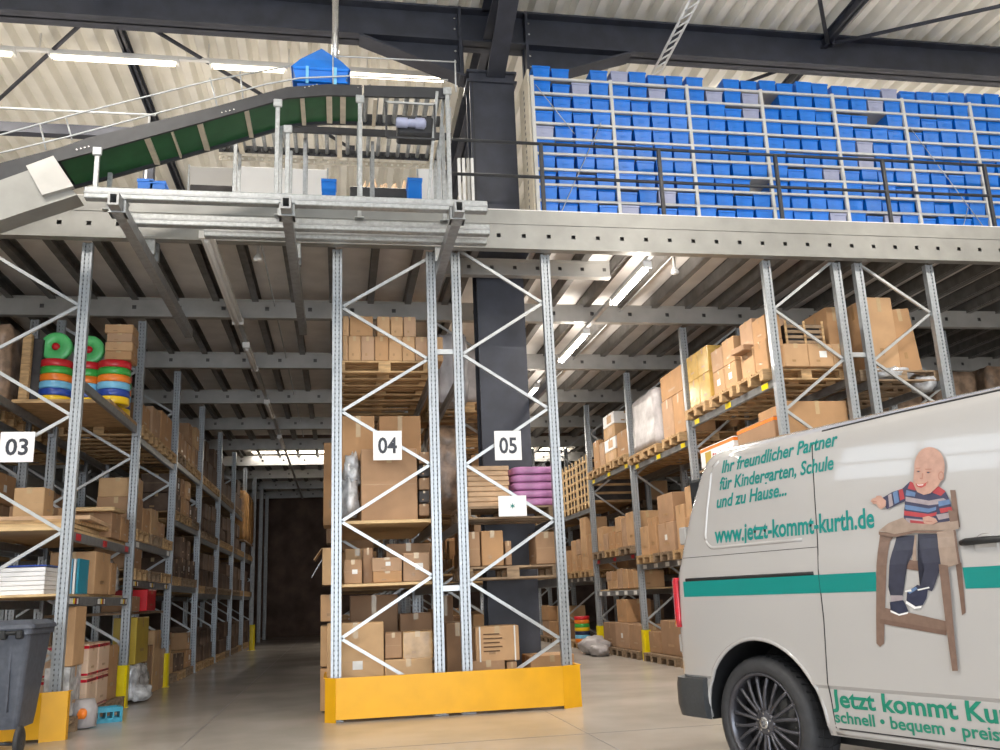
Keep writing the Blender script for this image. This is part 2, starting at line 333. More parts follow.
# ================================================================== LUMINAIRES
UPK = .45
def luminaire(loc, length, along, lb, lit=True, name='strip_light', power=0, m='tube', grp=None, wd=.09):
    e = empty(name, loc); tag(e, lb, 'light', grp)
    T = Matrix.Identity(4) if along == 'y' else Matrix.Rotation(math.radians(-90), 4, 'Z')
    mb = MB(); mb.box(-wd/2, 0, .0, wd/2, length, .05, 'white', T=T); mb.box(-wd/2-.01, -.03, -.03, wd/2+.01, 0, .06, 'white', T=T); mb.box(-wd/2-.01, length, -.03, wd/2+.01, length+.03, .06, 'white', T=T); mb.build('housing', e)
    mb = MB(); mb.lathe([(.028, .03), (.032, .05), (.032, length-.05), (.028, length-.03)], m if lit else 'lampoff', 10, T=T @ Matrix.Translation((0, 0, -.03)) @ Matrix.Rotation(math.radians(-90), 4, 'X')); mb.build('tube', e)
    if lit and power:
        for up in (0, 1):
            if up and loc[1] == 12.75: continue
            a = area('lamp_light', (0, 0, 0), .12 if along == 'y' else length, length if along == 'y' else .12, power*((UPK if m == 'tubew' else .35) if up else 1))
            a.parent = e; a.location = (T @ Vector((0, length/2, -.09 if not up else -.10))); a.rotation_euler = (math.pi if up else 0, 0, 0)
    return e
luminaire((3.83, 10.30, 5.20), 1.45, 'y', 'lit tube light under the mezzanine nearest the front edge', power=120, grp='lit tubes under the mezzanine')
luminaire((3.83, 13.25, 5.20), 1.7, 'y', 'lit tube light under the mezzanine, second one back in the van aisle', power=115, grp='lit tubes under the mezzanine')
for k, y in enumerate((17.0, 20.2, 23.2)):  # added tubes, extending the row to light the deep aisle
    luminaire((3.83, y, 5.20), 1.5, 'y', 'added tube light far back under the mezzanine, %s of its row behind the column' % ORD[k+2], power=70, grp='lit tubes under the mezzanine')
mb = MB(); mb.box(3.80, 10.1, 5.255, 3.86, 36.5, 5.305, 'brace'); mpart(mb, 'lamp_rail')
mb = MB(); mb.box(-1.50, 10.1, 5.255, -1.44, 36.5, 5.305, 'brace'); mpart(mb, 'lamp_rail')
luminaire((-1.47, 9.75, 5.205), 3.2, 'y', 'unlit tube light hanging under the mezzanine in the aisle of sign 03', lit=False, wd=.14)
for k, y in enumerate((14.2, 18.4, 22.4)): luminaire((-1.47, y, 5.20), 1.5, 'y', 'unlit tube light under the mezzanine, %s one behind the front tube' % ORD[k], lit=False)
luminaire((-2.6, 27.62, 5.70), 4.6, 'x', 'added tube light standing in for light from above the far mezzanine opening', power=70)  # added lamps supply the light at the far gap; its source is unseen
luminaire((2.6, 27.62, 5.70), 4.6, 'x', 'added tube light at the mezzanine gap behind racks 04 and 05', power=50)
for (a, b_, n) in ((-4.23, -2.45, 'under the roof above the rising conveyor'), (-1.95, -.85, 'under the roof just before the blue tub'), (-.75, 1.63, 'under the roof behind the blue tub'), (-8.0, -4.75, 'under the roof at the far left end of its row')):
    luminaire((a, 12.75, 9.24), b_-a, 'x', 'bright tube light '+n, m='tubew', power=70*(b_-a)/1.6, grp='roof tube lights', wd=.1)
mb = MB(); mb.box(-8.2, 12.72, 9.29, 1.8, 12.78, 9.34, 'white'); [mb.box(-8+i*1.2-.01, 12.74, 9.34, -8+i*1.2+.01, 12.76, 9.6, 'white') for i in range(9)]; tag(mb.build('light_rail'), 'white mounting rail carrying the roof tube lights', 'light rail')
for k, (x, y) in enumerate(((-5, 3.5), (4.8, 3.5), (-5, -3.5), (4.8, -3.5), (11, 3.5), (12, 13.6), (6.2, 13.8))):  # added lamps for hall and roof brightness, not known fixtures
    luminaire((x, y, 9.49), 2.6, 'x', 'added roof tube light over the open floor, %s one out from the gate' % ORD[k], m='tubew', power=(420 if y < 10 else 170), grp='roof tube lights')
# light lattice mast above the bins (ladder-shaped cable tray going up over the girder)
mb = MB(); p = Vector((4.72, 12.0, 9.0)); q = Vector((4.60, 9.6, 8.95))
for d in (-.06, .06): mb.tube([(p.x+d, p.y, p.z-.2), (q.x+d, q.y, q.z-.18)], .02, 'white', 6)
for t in range(13):
    c = p.lerp(q, t/12); c2 = p.lerp(q, min(1, (t+1)/12)); mb.tube([(c.x-.06, c.y, c.z-.2), (c2.x+.06, c2.y, c2.z-.2)], .013, 'white', 5)
tag(mb.build('cable_ladder'), 'slim white lattice cable ladder crossing under the girder above the blue bins', 'cable ladder')
mb = MB(); mb.tube([(-.08, 10.6, 7.7), (-.08, 10.6, 9.55)], .045, 'silver', 10); tag(mb.build('drain_pipe'), 'bright vertical pipe rising behind the blue tub to the roof', 'pipe')
# smoke detectors
for (px_, y, lb) in ((4.32, 10.6, 'small white detector under the mezzanine beside the lit tube'), (-.98, 10.5, 'small white detector under the mezzanine beside the unlit tube')):
    mb = MB(); mb.lathe([(.05, 0), (.055, .02), (.04, .06), (.02, .09), (.02, .35)], 'white', 14); o = mb.build('smoke_detector', loc=(px_, y, 5.22)); tag(o, lb, 'detector')
    mb = MB(); mb.tube([(px_+.02, y, 5.5), (px_+.02, 24, 5.5)], .012, 'brace', 6); o = mb.build('cable_conduit'); tag(o, lb.replace('small white detector', 'thin pale conduit').replace('beside', 'leading back from near'), 'conduit')
#%%RACKS%%
# ================================================================== RACKS
def post_mesh(h):
    mb = MB(); o = [(-.055, 0), (-.055, -.004+.0), (-.03, -.004), (-.022, .012), (.022, .012), (.03, -.004), (.055, -.004), (.055, .075), (.035, .10), (-.035, .10), (-.055, .075)]
    o = [(-.055, -.008), (-.028, -.008), (-.018, .006), (.018, .006), (.028, -.008), (.055, -.008), (.055, .07), (.03, .10), (-.03, .10), (-.055, .07)]
    mb.prism(o, 0, h, 'post'); mb.box(-.08, -.03, 0, .08, .13, .008, 'galv2'); return mb.mesh('post')
PM = post_mesh(DZ0)
def rack(label, xs, face, start, bays, levels, frames=None, stick=None, first=0, dz=.655):
    """xs = (x of left post, x of right post); start = (side of the topmost node, its height); levels[k] = beam heights of bay k"""
    rk = empty('pallet_rack', ((xs[0]+xs[1])/2, FY[first], 0)); tag(rk, label, 'pallet rack')
    ox, oy = rk.location.x, rk.location.y
    for k in range(first, bays+1):
        y = FY[k]-oy
        for x in xs:
            p = bpy.data.objects.new('post', PM); COL.objects.link(p); p.parent = rk; p.location = (x-ox, y, 0)
        side, z = start; n = 0
        while z > .25:
            z2 = z-dz; a = xs[side]; b_ = xs[1-side]
            sg = 1 if a < b_ else -1
            mb = MB(); mb.bar((a-ox+sg*.05, y+.045, z), (b_-ox-sg*.05, y+.045, max(z2, .12)), .03, .034, 'brace')
            mb.build('brace', rk); side = 1-side; z = z2; n += 1
        if k < bays:
            for z in levels[k]:
                for x in xs:
                    s = -1 if x == xs[0] else 1
                    mb = MB(); bx = x-ox
                    mb.cbox(bx-.025, y+.06, z-.10, bx+.025, y+2.95-.06, z, .006, 'beam'); mb.box(bx-.035, y+.05, z-.14, bx+.035, y+.07, z+.04, 'galv2'); mb.box(bx-.035, y+2.95-.07, z-.14, bx+.035, y+2.95-.05, z+.04, 'galv2')
                    bo = mb.build('beam', rk)
                    if x == xs[face] and stick and (k, z) in stick:
                        st = stick[(k, z)]; fs = -1 if face == 0 else 1
                        for j in range(st[1]):
                            yy = y+.35+j*(2.3/(st[1]-1 or 1))*(1 if st[1] > 1 else 0); mb = MB()
                            xx = bx+fs*.027
                            if st[0] == 'strip':
                                mb.box(xx, yy-.2, z-.09, xx+fs*.003, yy+.2, z-.01, 'ink')
                                for q, cc in enumerate(('paper', 'paper', 'yellow2', 'lampred', 'paper')): mb.box(xx+fs*.003, yy-.18+q*.07, z-.08, xx+fs*.005, yy-.125+q*.07, z-.02, cc)
                            else: mb.box(xx, yy-.09, z-.085, xx+fs*.004, yy+.09, z-.015, st[0])
                            mb.build('shelf_label', bo)
    return rk
XL = (-3.90, -2.81); XC = (-.04, 1.06); XD = (1.36, 2.47); XR = (5.38, 6.36); XS = (6.67, 7.70)
LL = [[1.38, 2.05, 3.70], [1.62, 2.15, 3.60], [1.60, 2.70, 3.7], [1.5, 2.6, 3.7], [1.5, 2.6, 3.7], [1.5, 2.6, 3.7], [1.5, 2.6, 3.7]]
LC = [[1.36, 2.04, 3.80], [1.36, 2.3, 3.80], [1.4, 2.6, 3.8], [1.4, 2.6, 3.8], [1.4, 2.6, 3.8]]
LD = [[1.38, 2.06, 3.72], [1.4, 2.3, 3.7], [1.4, 2.6, 3.7], [1.4, 2.6, 3.8], [1.4, 2.6, 3.8]]
LR = [[1.66, 3.72], [1.66, 3.46], [1.22, 1.87, 3.56], [1.54, 3.00], [1.5, 3.0], [1.5, 3.0], [1.5, 3.0]]
LS = [[1.66, 3.70], [1.66, 3.7], [1.5, 3.6], [1.5, 3.0]]
rack('galvanised pallet rack under sign 03 beside the grey wheelie bin', XL, 1, (0, 5.14), 7, LL, dz=.62, stick={(0, 1.38): ('strip', 3), (0, 2.05): ('red', 3), (1, 1.62): ('strip', 3), (1, 2.15): ('paper', 2)})
rack('galvanised pallet rack under sign 04 at the yellow barrier', XC, 0, (1, 5.17), 5, LC, dz=.62)
rack('galvanised pallet rack under sign 05 with the dark column inside', XD, 1, (0, 5.30), 5, LD)
rack('galvanised pallet rack along the aisle directly behind the white van', XR, 0, (1, 5.27), 7, LR, stick={(0, 3.72): ('yellow2', 3), (1, 3.46): ('yellow2', 3), (2, 3.56): ('yellow2', 3), (2, 1.87): ('red', 3), (1, 1.66): ('paper', 5), (2, 1.22): ('paper', 5), (3, 1.54): ('paper', 5)})
rack('galvanised pallet rack back to back with the one behind the van, wall side', XS, 1, (0, 5.25), 4, LS)
LB = [[2.05, 3.6], [2.05, 3.6], [2.6, 3.7]]
rack('galvanised pallet rack back to back with the one under sign 03', (-5.35, -4.25), 0, (0, 5.0), 3, LB)
for (a, b_, zs, lb) in ((XC[1], XD[0], (4.02, 1.31), 'between racks 04 and 05'), (XR[1], XS[0], (4.02,), 'between the two racks over the van')):
    for z in zs:
        mb = MB(); mb.box(a+.05, 10.18, z-.03, b_-.05, 10.22, z+.03, 'brace'); tag(mb.build('row_spacer'), 'short galvanised row spacer bar at %s height %s' % ('head' if z < 2 else 'upper', lb), 'spacer bar')
# ------------------------------------------------------------------ aisle signs
def sign(px0, py0, px1, py1, text, lb, pxt=None, kind='num'):
    yy = 10.12; X0, Z1 = onY(px0, py0, yy); X1, Z0 = onY(px1, py1, yy); cx = (X0+X1)/2; cz = (Z0+Z1)/2; w = X1-X0; h = Z1-Z0
    e = empty('aisle_sign', (cx, yy, Z0)); tag(e, lb, 'sign')
    mb = MB(); mb.cbox(-w/2, -.004, 0, w/2, .004, h, .002, 'signw'); mb.build('plate', e)
    mb = MB(); mb.box(-.02, .004, h*.4, .02, .06, h*.6, 'galv2'); mb.build('bracket', e)
    if kind == 'num':
        me = txt_mesh(text, h*.80, offset=.006); xs = [v.co.x for v in me.vertices]; ys = [v.co.y for v in me.vertices]
        sx = .66*w/(max(xs)-min(xs)); sy = .56*h/(max(ys)-min(ys))
        for v in me.vertices: v.co = Vector(((v.co.x-(max(xs)+min(xs))/2)*sx, -.0055, h/2+(v.co.y-(max(ys)+min(ys))/2)*sy))
        me.materials.append(M['ink']); o = bpy.data.objects.new('number', me); COL.objects.link(o); o.parent = e
    else:
        mb = MB(); c = (0, -.006, h*.5)
        for a in range(3): 
            an = math.radians(30+60*a); mb.bar((-.028*math.cos(an), -.006, h*.5-.028*math.sin(an)), (.028*math.cos(an), -.006, h*.5+.028*math.sin(an)), .010, .002, 'teal', up=(0, 1, 0))
        mb.build('emblem', e)
sign(1, 432, 33, 462, '03', 'square white aisle sign reading 03 above the grey wheelie bin')
sign(373, 431, 402, 460, '04', 'square white aisle sign reading 04 over the large plain carton')
sign(494, 431, 522, 460, '05', 'square white aisle sign reading 05 in front of the dark column')
sign(498, 496, 527, 516, '', 'blank white notice plate with a tiny emblem below sign 05', kind='e')
# ------------------------------------------------------------------ barriers and guards
def barrier(pts, h, lb, feet):
    e = empty('impact_barrier', (pts[0][0], pts[0][1], 0)); ox, oy = pts[0]; tag(e, lb, 'barrier')
    for i in range(len(pts)-1):
        a, b_ = pts[i], pts[i+1]; mb = MB(); zb = .03 if i == feet[0] else 0.0
        mb.bar((a[0]-ox, a[1]-oy, (h+zb)/2), (b_[0]-ox, b_[1]-oy, (h+zb)/2), .008, h-zb, 'yellow')
        mb.bar((a[0]-ox, a[1]-oy+.02, h-.004), (b_[0]-ox, b_[1]-oy+.02, h-.004), .04, .006, 'yellow'); mb.build('panel', e)
    for f in feet[1:]:
        mb = MB(); mb.box(f-ox-.06, .01, 0, f-ox+.06, .12, .012, 'yellow'); mb.lathe([(.015, .012), (.015, .03)], 'galv2', 8, T=Matrix.Translation((f-ox, .07, 0))); mb.build('foot', e)
barrier([(-.15, 11.3), (-.15, 10.12), (-.04, 10.02), (2.38, 10.02), (2.60, 10.12), (2.60, 11.3)], .44, 'long yellow steel barrier around the feet of racks 04 and 05', (2, .2, 1.2, 2.2))
barrier([(-4.6, 9.98), (-2.88, 9.98), (-2.66, 10.06), (-2.66, 10.14)], .46, 'yellow steel barrier behind the grey wheelie bin', (0, -3.2, -4.2))
GM = None
def guard(x, y, lb, h=.52):
    global GM
    e = empty('post_guard', (x, y, 0)); tag(e, lb, 'post guard', 'yellow rack post guards')
    mb = MB(); mb.prism([(-.07, -.045), (-.045, -.07), (.045, -.07), (.07, -.045), (.07, .09), (.062, .09), (.06, -.035), (-.06, -.035), (-.062, .09), (-.07, .09)], 0, h, 'yellow2'); mb.build('shield', e)
    mb = MB(); mb.box(-.11, -.13, 0, .11, -.05, .01, 'yellow2'); mb.build('foot', e)
for k in range(1, 4): guard(XR[0], FY[k]-.02, 'yellow post guard on the %s post back along the rack behind the van' % ORD[k])
for k in range(1, 3): guard(XL[1], FY[k]-.02, 'yellow post guard on the %s post back along the rack under sign 03' % ORD[k])
guard(XL[1]+.35, 27.5, 'small yellow post guard far down the aisle of sign 03', .7)
# ================================================================== GOODS
def carton(x0, y0, z0, x1, y1, z1, lb, ci=0, detail=1, lab=False, face='y', rz=0, cat='carton', grp=None, m=None, stripe=None, fs=-1):
    """closed cardboard box; face = which side looks at the aisle"""
    cx, cy = (x0+x1)/2, (y0+y1)/2; w, d, h = (x1-x0)/2, (y1-y0)/2, z1-z0; m = m or CT[ci % len(CT)]
    mb = MB(); mb.cbox(-w, -d, 0, w, d, h, min(.008, h*.1), m)
    g = .0015; mb.box(-w*.98, -.003, h, w*.98, .003, h+g, 'gap')
    o = mb.build('carton', loc=(cx, cy, z0), rz=math.radians(rz)); tag(o, lb, cat, grp)
    if detail:
        t = MB(); tw = min(.028, w*.2, d*.2)
        t.box(-w-.0012, -tw, h+.0015, w+.0012, tw, h+.003, 'tape')
        for s in (-1, 1): t.box(s*w, -tw, h*.78, s*(w+.0015), tw, h+.003, 'tape')
        for s in (-1, 1): t.box(-tw, s*d, h*.8, tw, s*(d+.0015), h+.001, 'tapeg')
        t.build('packing_tape', o)
        # flap edge line across the visible faces
        t = MB()
        t.box(-w*.97, -d-.001, h*.5-.002, w*.97, -d, h*.5+.001, 'tapeg') if ci % 3 == 1 else t.box(-w*.4, -d-.001, h*.2, -w*.1, -d, h*.3, 'tape')
        t.box(-w-.001, -d*.3, h*.25, -w, d*.3, h*.32, 'tape'); t.box(w, -d*.3, h*.25, w+.001, d*.3, h*.32, 'tape')
        t.build('printed_mark', o)
    if stripe:
        t = MB(); t.box(-w-.002, -d-.002, h*.86, w+.002, d+.002, h*.95, stripe); t.box(-w-.002, -d-.002, h*.05, w+.002, d+.002, h*.12, stripe); t.build('printed_band', o)
    if lab:
        t = MB(); q = min(.09, w*.5, h*.3)
        if face == 'y': t.box(-w*.1, -d-.003, h*.4, -w*.1+q*1.2, -d-.001, h*.4+q, 'paper')
        elif face == 'x': t.box(fs*(w+.001), -q*.6, h*.4, fs*(w+.003), q*.6, h*.4+q, 'paper')
        t.build('shipping_label', o)
    return o
def ycarton(px0, py0, px1, py1, Y, depth, lb, zb=None, **k):
    X0, Z1 = onY(px0, py0, Y); X1, Z0 = onY(px1, py1, Y)
    return carton(X0, Y, zb if zb is not None else Z0, X1, Y+depth, Z1, lb, **k)
# pallets
def make_pallet(m):
    e = empty('pallet'); L, W = .6, .4
    mb = MB()
    for i, (y, w_) in enumerate(((-.33, .145), (-.165, .10), (0, .145), (.165, .10), (.33, .145))): mb.box(-L, y-w_/2, .122, L, y+w_/2, .144, m)
    for x in (-.527, 0, .527): mb.box(x-.07, -W, .10, x+.07, W, .122, m)
    mb.build('deck', e)
    mbr = MB(); mbr.box(-L, -.05, 0, L, .05, .022, m)
    for x in (-.527, 0, .527): mbr.box(x-.07, -.05, .022, x+.07, .05, .10, m)
    r0 = mbr.build('runner', e, loc=(0, -.35, 0))
    for y in (0, .35): inst(r0, loc=(0, y, 0))
    return e
PAL = [make_pallet('wood'), make_pallet('woodd')]; PUSED = [False, False]
def pallet(cx, cy, z, lb, k=0, rz=0, grp=None):
    if not PUSED[k]: o = PAL[k]; PUSED[k] = True
    else: o = copy_tree(PAL[k])
    o.location = (cx, cy, z); o.rotation_euler.z = math.radians(rz); tag(o, lb, 'pallet', grp or 'wooden pallets in the racks'); return o
def wrapped(x0, y0, z0, x1, y1, z1, lb, m='wrapw', seed=0, name='wrapped_load'):
    mb = MB(); wrapbox(mb, x0, y0, z0, x1, y1, z1, m, seed); return tag(mb.build(name), lb, 'wrapped load')
def board(x0, y0, z0, x1, y1, z1, lb, m='woodl', name='shelf_board'):
    cx, cy = (x0+x1)/2, (y0+y1)/2; mb = MB(); mb.cbox(x0-cx, y0-cy, 0, x1-cx, y1-cy, z1-z0, .003, m); return tag(mb.build(name, loc=(cx, cy, z0)), lb, 'board')
# ---- generic filling of a rack slot seen from the aisle
PN = 0
def slot(row, side, k, j, z, spec, rowlb, lvl, pal=True, Yw=.8, kp=None, mm=None):
    """row = (x0,x1) posts, side = 0 aisle at low X, 1 aisle at high X; bay k, pallet place j (0..2)"""
    global PN
    yc = FY[k]+.12+.45+j*.91; cx = (row[0]+row[1])/2; z0 = z
    where = '%s place, %s bay, %s level, %s' % (ORD[j], ORD[k], lvl, rowlb)
    if pal and z > -.1: pallet(cx, yc, z+.004, 'wooden pallet, ' + where, k=(R.random() < .45) if kp is None else kp); z0 = z+.15; PN += 1
    if not spec: return
    fx = row[0]-.03 if side == 0 else row[1]+.03; sg = 1 if side == 0 else -1
    nx, nz, w, h, ci, jit = spec; dpt = .52
    near = k < 3
    heights = []
    for a in range(nx):
        m_ = nz-(1 if jit and R.random() < .4 else 0)
        for b_ in range(m_):
            wy = .8*w/nx; y0 = yc-.4*w+a*wy+.006; dx = R.uniform(0, .05); hh = h*R.uniform(.96, 1.0)
            xa = fx+sg*(.02+dx); xb = xa+sg*dpt
            colr = ['near', 'far'][a] if nx == 2 else (['near', 'middle', 'far'][a] if nx == 3 else ('sole' if nx == 1 else ORD[a]))
            lay = 'single' if m_ == 1 else (['bottom', 'top'][b_] if m_ == 2 else (['bottom', 'middle', 'top'][b_] if m_ == 3 else ORD[b_]))
            carton(min(xa, xb), y0, z0+b_*h, max(xa, xb), y0+wy-.012, z0+b_*h+hh-.002, 'carton, %s column %s layer, %s' % (colr, lay, where), ci=ci+(b_+a if jit else 0), detail=near, lab=(R.random() < .2 and near), face='x', fs=-sg, rz=R.uniform(-.6, .6), m=mm, grp='cartons stacked in '+rowlb)
# ================= rack 04 / 05 front ends, seen between the braces
Y4 = 10.32
def fr(px0, py0, px1, py1, lb, Y=Y4, d=.5, zb=None, **k): return ycarton(px0, py0, px1, py1, Y, d, lb, zb=zb, **k)
g4 = 'cartons in rack 04'; g5 = 'cartons in rack 05'
zt = 3.80
for j, y in enumerate((10.74, 11.6, 12.5)): pallet(.51, y, zt+.004, 'pale wooden pallet at the top of rack 04, %s from the front' % ORD[j], k=0)
zb = zt+.15
xs = [342.5, 348, 361, 374.5, 388.5, 402, 415, 429, 443]
for i in range(8):
    a, b_ = xs[i], xs[i+1]; X0, _ = onY(a, 340, Y4+.03); X1, _ = onY(b_, 340, Y4+.03)
    carton(X0+.003, Y4+.03, zb, X1-.003, Y4+.43, zb+.30, '%s carton from the left in the lower row at the top of rack 04' % ORD[i], ci=[2, 2, 5, 0, 2, 2, 5, 2][i], grp=g4)
for i, (a, b_) in enumerate([(342.5, 349), (349.5, 373), (377, 390), (390.5, 403), (403.5, 416)]):
    X0, _ = onY(a, 328, Y4+.05); X1, _ = onY(b_, 328, Y4+.05)
    carton(X0+.002, Y4+.05, zb+.304, X1-.002, Y4+.45, zb+.304+.25, '%s carton from the left in the upper row at the top of rack 04' % ORD[i], ci=[2, 0, 2, 2, 5][i], grp=g4)
for j, y in enumerate((11.2, 12.1)):
    for i in range(3): carton(.0+i*.36, y+.05, zb, .34+i*.36, y+.8, zb+.5, '%s carton behind the front rows at the top of rack 04, %s row' % (ORD[i], ORD[j]), ci=i+j, detail=0, grp=g4)
# level 2.08 of rack 04
board(.0, 10.24, 2.045, 1.02, 13.0, 2.08, 'pale chipboard shelf in rack 04 under the tall carton')
fr(361, 449, 418, 521, 'large plain carton standing under sign 04', zb=2.08, d=.7, ci=1, grp=g4)
fr(342, 416, 374.5, 449, 'carton behind and above the plastic bundle in rack 04', Y=10.75, d=.6, zb=2.08, ci=0, grp=g4)
fr(379, 416, 421, 446, 'wide carton peeking above the large carton in rack 04', Y=11.1, d=.7, zb=2.08, ci=0, grp=g4)
mb = MB(); lump(mb, (.10, 10.5, 2.34), (.11, .2, .26), 'foil', .5, 3, freq=3.6); lump(mb, (.13, 10.6, 2.66), (.10, .2, .24), 'foil', .5, 7, freq=3.6); tag(mb.build('plastic_bundle'), 'crumpled clear plastic bundle left of the large carton in rack 04', 'plastic bundle')
for i in range(5): fr(419, 452+i*13, 429.5, 463.5+i*13, 'narrow dark box %s from the top beside the large carton in rack 04' % ORD[i], d=.5, m=M['dark'] if i % 2 else CT[3], grp=g4)
# level 1.36
board(.0, 10.24, 1.365, 1.02, 13.0, 1.395, 'pale chipboard shelf in rack 04 under the labelled cartons')
fr(344, 560, 362, 583, 'small carton with white label on the lower shelf of rack 04', zb=1.40, d=.35, ci=1, lab=True, grp=g4)
fr(363, 548, 373, 584, 'dark narrow carton between small cartons in rack 04', zb=1.40, d=.4, Y=10.45, ci=3, grp=g4)
fr(372, 558, 402, 571, 'flat labelled carton on top of another in rack 04', d=.35, ci=5, lab=True, grp=g4)
fr(373, 571.5, 402, 584, 'flat carton lying on the lower shelf of rack 04', zb=1.40, d=.35, ci=0, grp=g4)
fr(403, 553, 430, 584, 'square carton at the inner post on the lower shelf of rack 04', zb=1.40, d=.35, ci=5, lab=True, grp=g4)
fr(386, 544, 431, 560, 'large shaded carton behind the lower shelf row of rack 04', Y=10.8, d=.7, zb=1.40, ci=1, grp=g4)
fr(345, 549, 370, 560, 'wide carton behind the small labelled one in rack 04', Y=10.85, d=.7, zb=1.40, ci=4, grp=g4)
mb = MB(); X0, Z1 = onY(322, 548, 10.7); X1, _ = onY(340, 548, 10.7)
mb.box(X0, 10.7, 1.40, X0+.006, 11.2, Z1, CT[4]); mb.box(X1-.006, 10.7, 1.40, X1, 11.2, Z1, CT[4]); mb.box(X0, 10.7, 1.40, X1, 10.706, Z1, CT[4]); mb.box(X0, 11.194, 1.40, X1, 11.2, Z1, CT[4]); mb.box(X0, 10.7, 1.40, X1, 11.2, 1.406, CT[4])
mb.bar((X0, 10.95, Z1), (X0-.09, 10.95, Z1-.13), .5, .005, CT[4], up=(1, 0, 0)) ; mb.bar((X0, 10.95, 1.7), (X0-.12, 10.95, 1.5), .2, .004, 'foil', up=(1, 0, 0))
tag(mb.build('open_carton'), 'open carton with a flap hanging into the aisle beside rack 04', 'carton', g4)
for i, (z0, z1, y) in enumerate(((2.2, 3.3, 12.2), (1.0, 1.3, 10.9), (.5, .95, 11.0), (.02, .48, 11.0), (2.15, 3.1, 15.1))):
    carton(-.22, y, z0, .02, y+.6, z1, 'carton jutting into the aisle at rack 04, %s in the column' % ORD[i], ci=[0, 2, 4, 2, 5][i], grp=g4)
# ground level of rack 04 and 05
fr(327, 624, 384, 676, 'big pale carton at the foot of rack 04 beside the aisle', zb=.16, Y=10.4, d=.6, ci=4, lab=True, grp=g4)
fr(384.5, 660, 433, 690, 'low carton at the foot of rack 04 beside the inner post', zb=.16, Y=10.4, d=.5, ci=4, grp=g4)
fr(385, 633, 402, 658, 'taped carton resting on the low carton in rack 04', Y=10.42, d=.4, ci=1, grp=g4)
fr(402.5, 632, 433, 658, 'shiny taped carton nearest the inner post of rack 04', Y=10.42, d=.4, m=CW[2], grp=g4)
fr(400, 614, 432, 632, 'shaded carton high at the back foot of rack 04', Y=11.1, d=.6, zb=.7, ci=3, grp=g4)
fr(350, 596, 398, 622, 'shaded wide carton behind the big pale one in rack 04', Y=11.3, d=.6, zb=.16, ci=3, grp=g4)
for j, y in enumerate((10.85, 11.75)): pallet(.51, y, .0, 'wooden pallet on the floor in rack 04, %s one' % ORD[j], k=1)
fr(475, 627, 520, 660, 'carton with printed lines and two pale straps in rack 05', Y=10.36, d=.45, ci=2, grp=g5)
e_ = bpy.data.objects[-1] if False else None
X0, Z1 = onY(475, 627, 10.36); X1, Z0 = onY(520, 660, 10.36)
mb = MB()
for f in (.10, .90): mb.box(X0+(X1-X0)*f-.008, 10.352, Z0, X0+(X1-X0)*f+.008, 10.357, Z1, 'paper')
for i in range(5): mb.box(X0+(X1-X0)*.18, 10.352, Z0+(Z1-Z0)*(.28+.12*i), X0+(X1-X0)*(.55+.06*(i % 2)), 10.356, Z0+(Z1-Z0)*(.31+.12*i), 'gap')
lastc = [o for o in COL.objects if o.get('label') == 'carton with printed lines and two pale straps in rack 05'][0]
o = mb.build('strap'); o.parent = lastc; o.matrix_parent_inverse = Matrix.Translation(lastc.location).inverted()
fr(472, 661, 506, 690, 'plain carton under the printed one in rack 05', zb=.16, Y=10.36, d=.45, ci=1, grp=g5)
fr(507, 662, 518, 690, 'slim carton beside the plain one at the foot of rack 05', zb=.16, Y=10.36, d=.45, ci=1, grp=g5)
fr(530, 656, 576, 690, 'long carton at the outer corner of rack 05', zb=.16, Y=10.4, d=.5, ci=0, grp=g5)
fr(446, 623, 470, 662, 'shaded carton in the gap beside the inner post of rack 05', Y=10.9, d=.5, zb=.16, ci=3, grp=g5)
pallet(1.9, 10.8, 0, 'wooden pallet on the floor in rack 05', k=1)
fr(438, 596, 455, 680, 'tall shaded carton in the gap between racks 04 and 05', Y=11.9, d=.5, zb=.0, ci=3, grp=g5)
# level 1.36 / 2.0 rack 05
pallet(1.93, 10.66, 1.39, 'wooden pallet under the cartons in the middle of rack 05', k=1)
pallet(1.93, 10.70, 2.065, 'wooden pallet under the pink sacks in rack 05', k=1)
fr(467, 532, 480.5, 562, 'slim carton at the inner post in the middle of rack 05', zb=1.54, d=.4, ci=1, grp=g5)
fr(481, 531, 504, 562, 'square carton with a taped middle in the middle of rack 05', zb=1.54, d=.4, ci=0, grp=g5)
fr(535, 532, 558, 562, 'carton at the outer post in the middle of rack 05', zb=1.54, d=.4, ci=1, grp=g5)
fr(505, 541, 512, 562, 'tiny dark carton before the column in rack 05', zb=1.54, d=.3, ci=3, grp=g5)
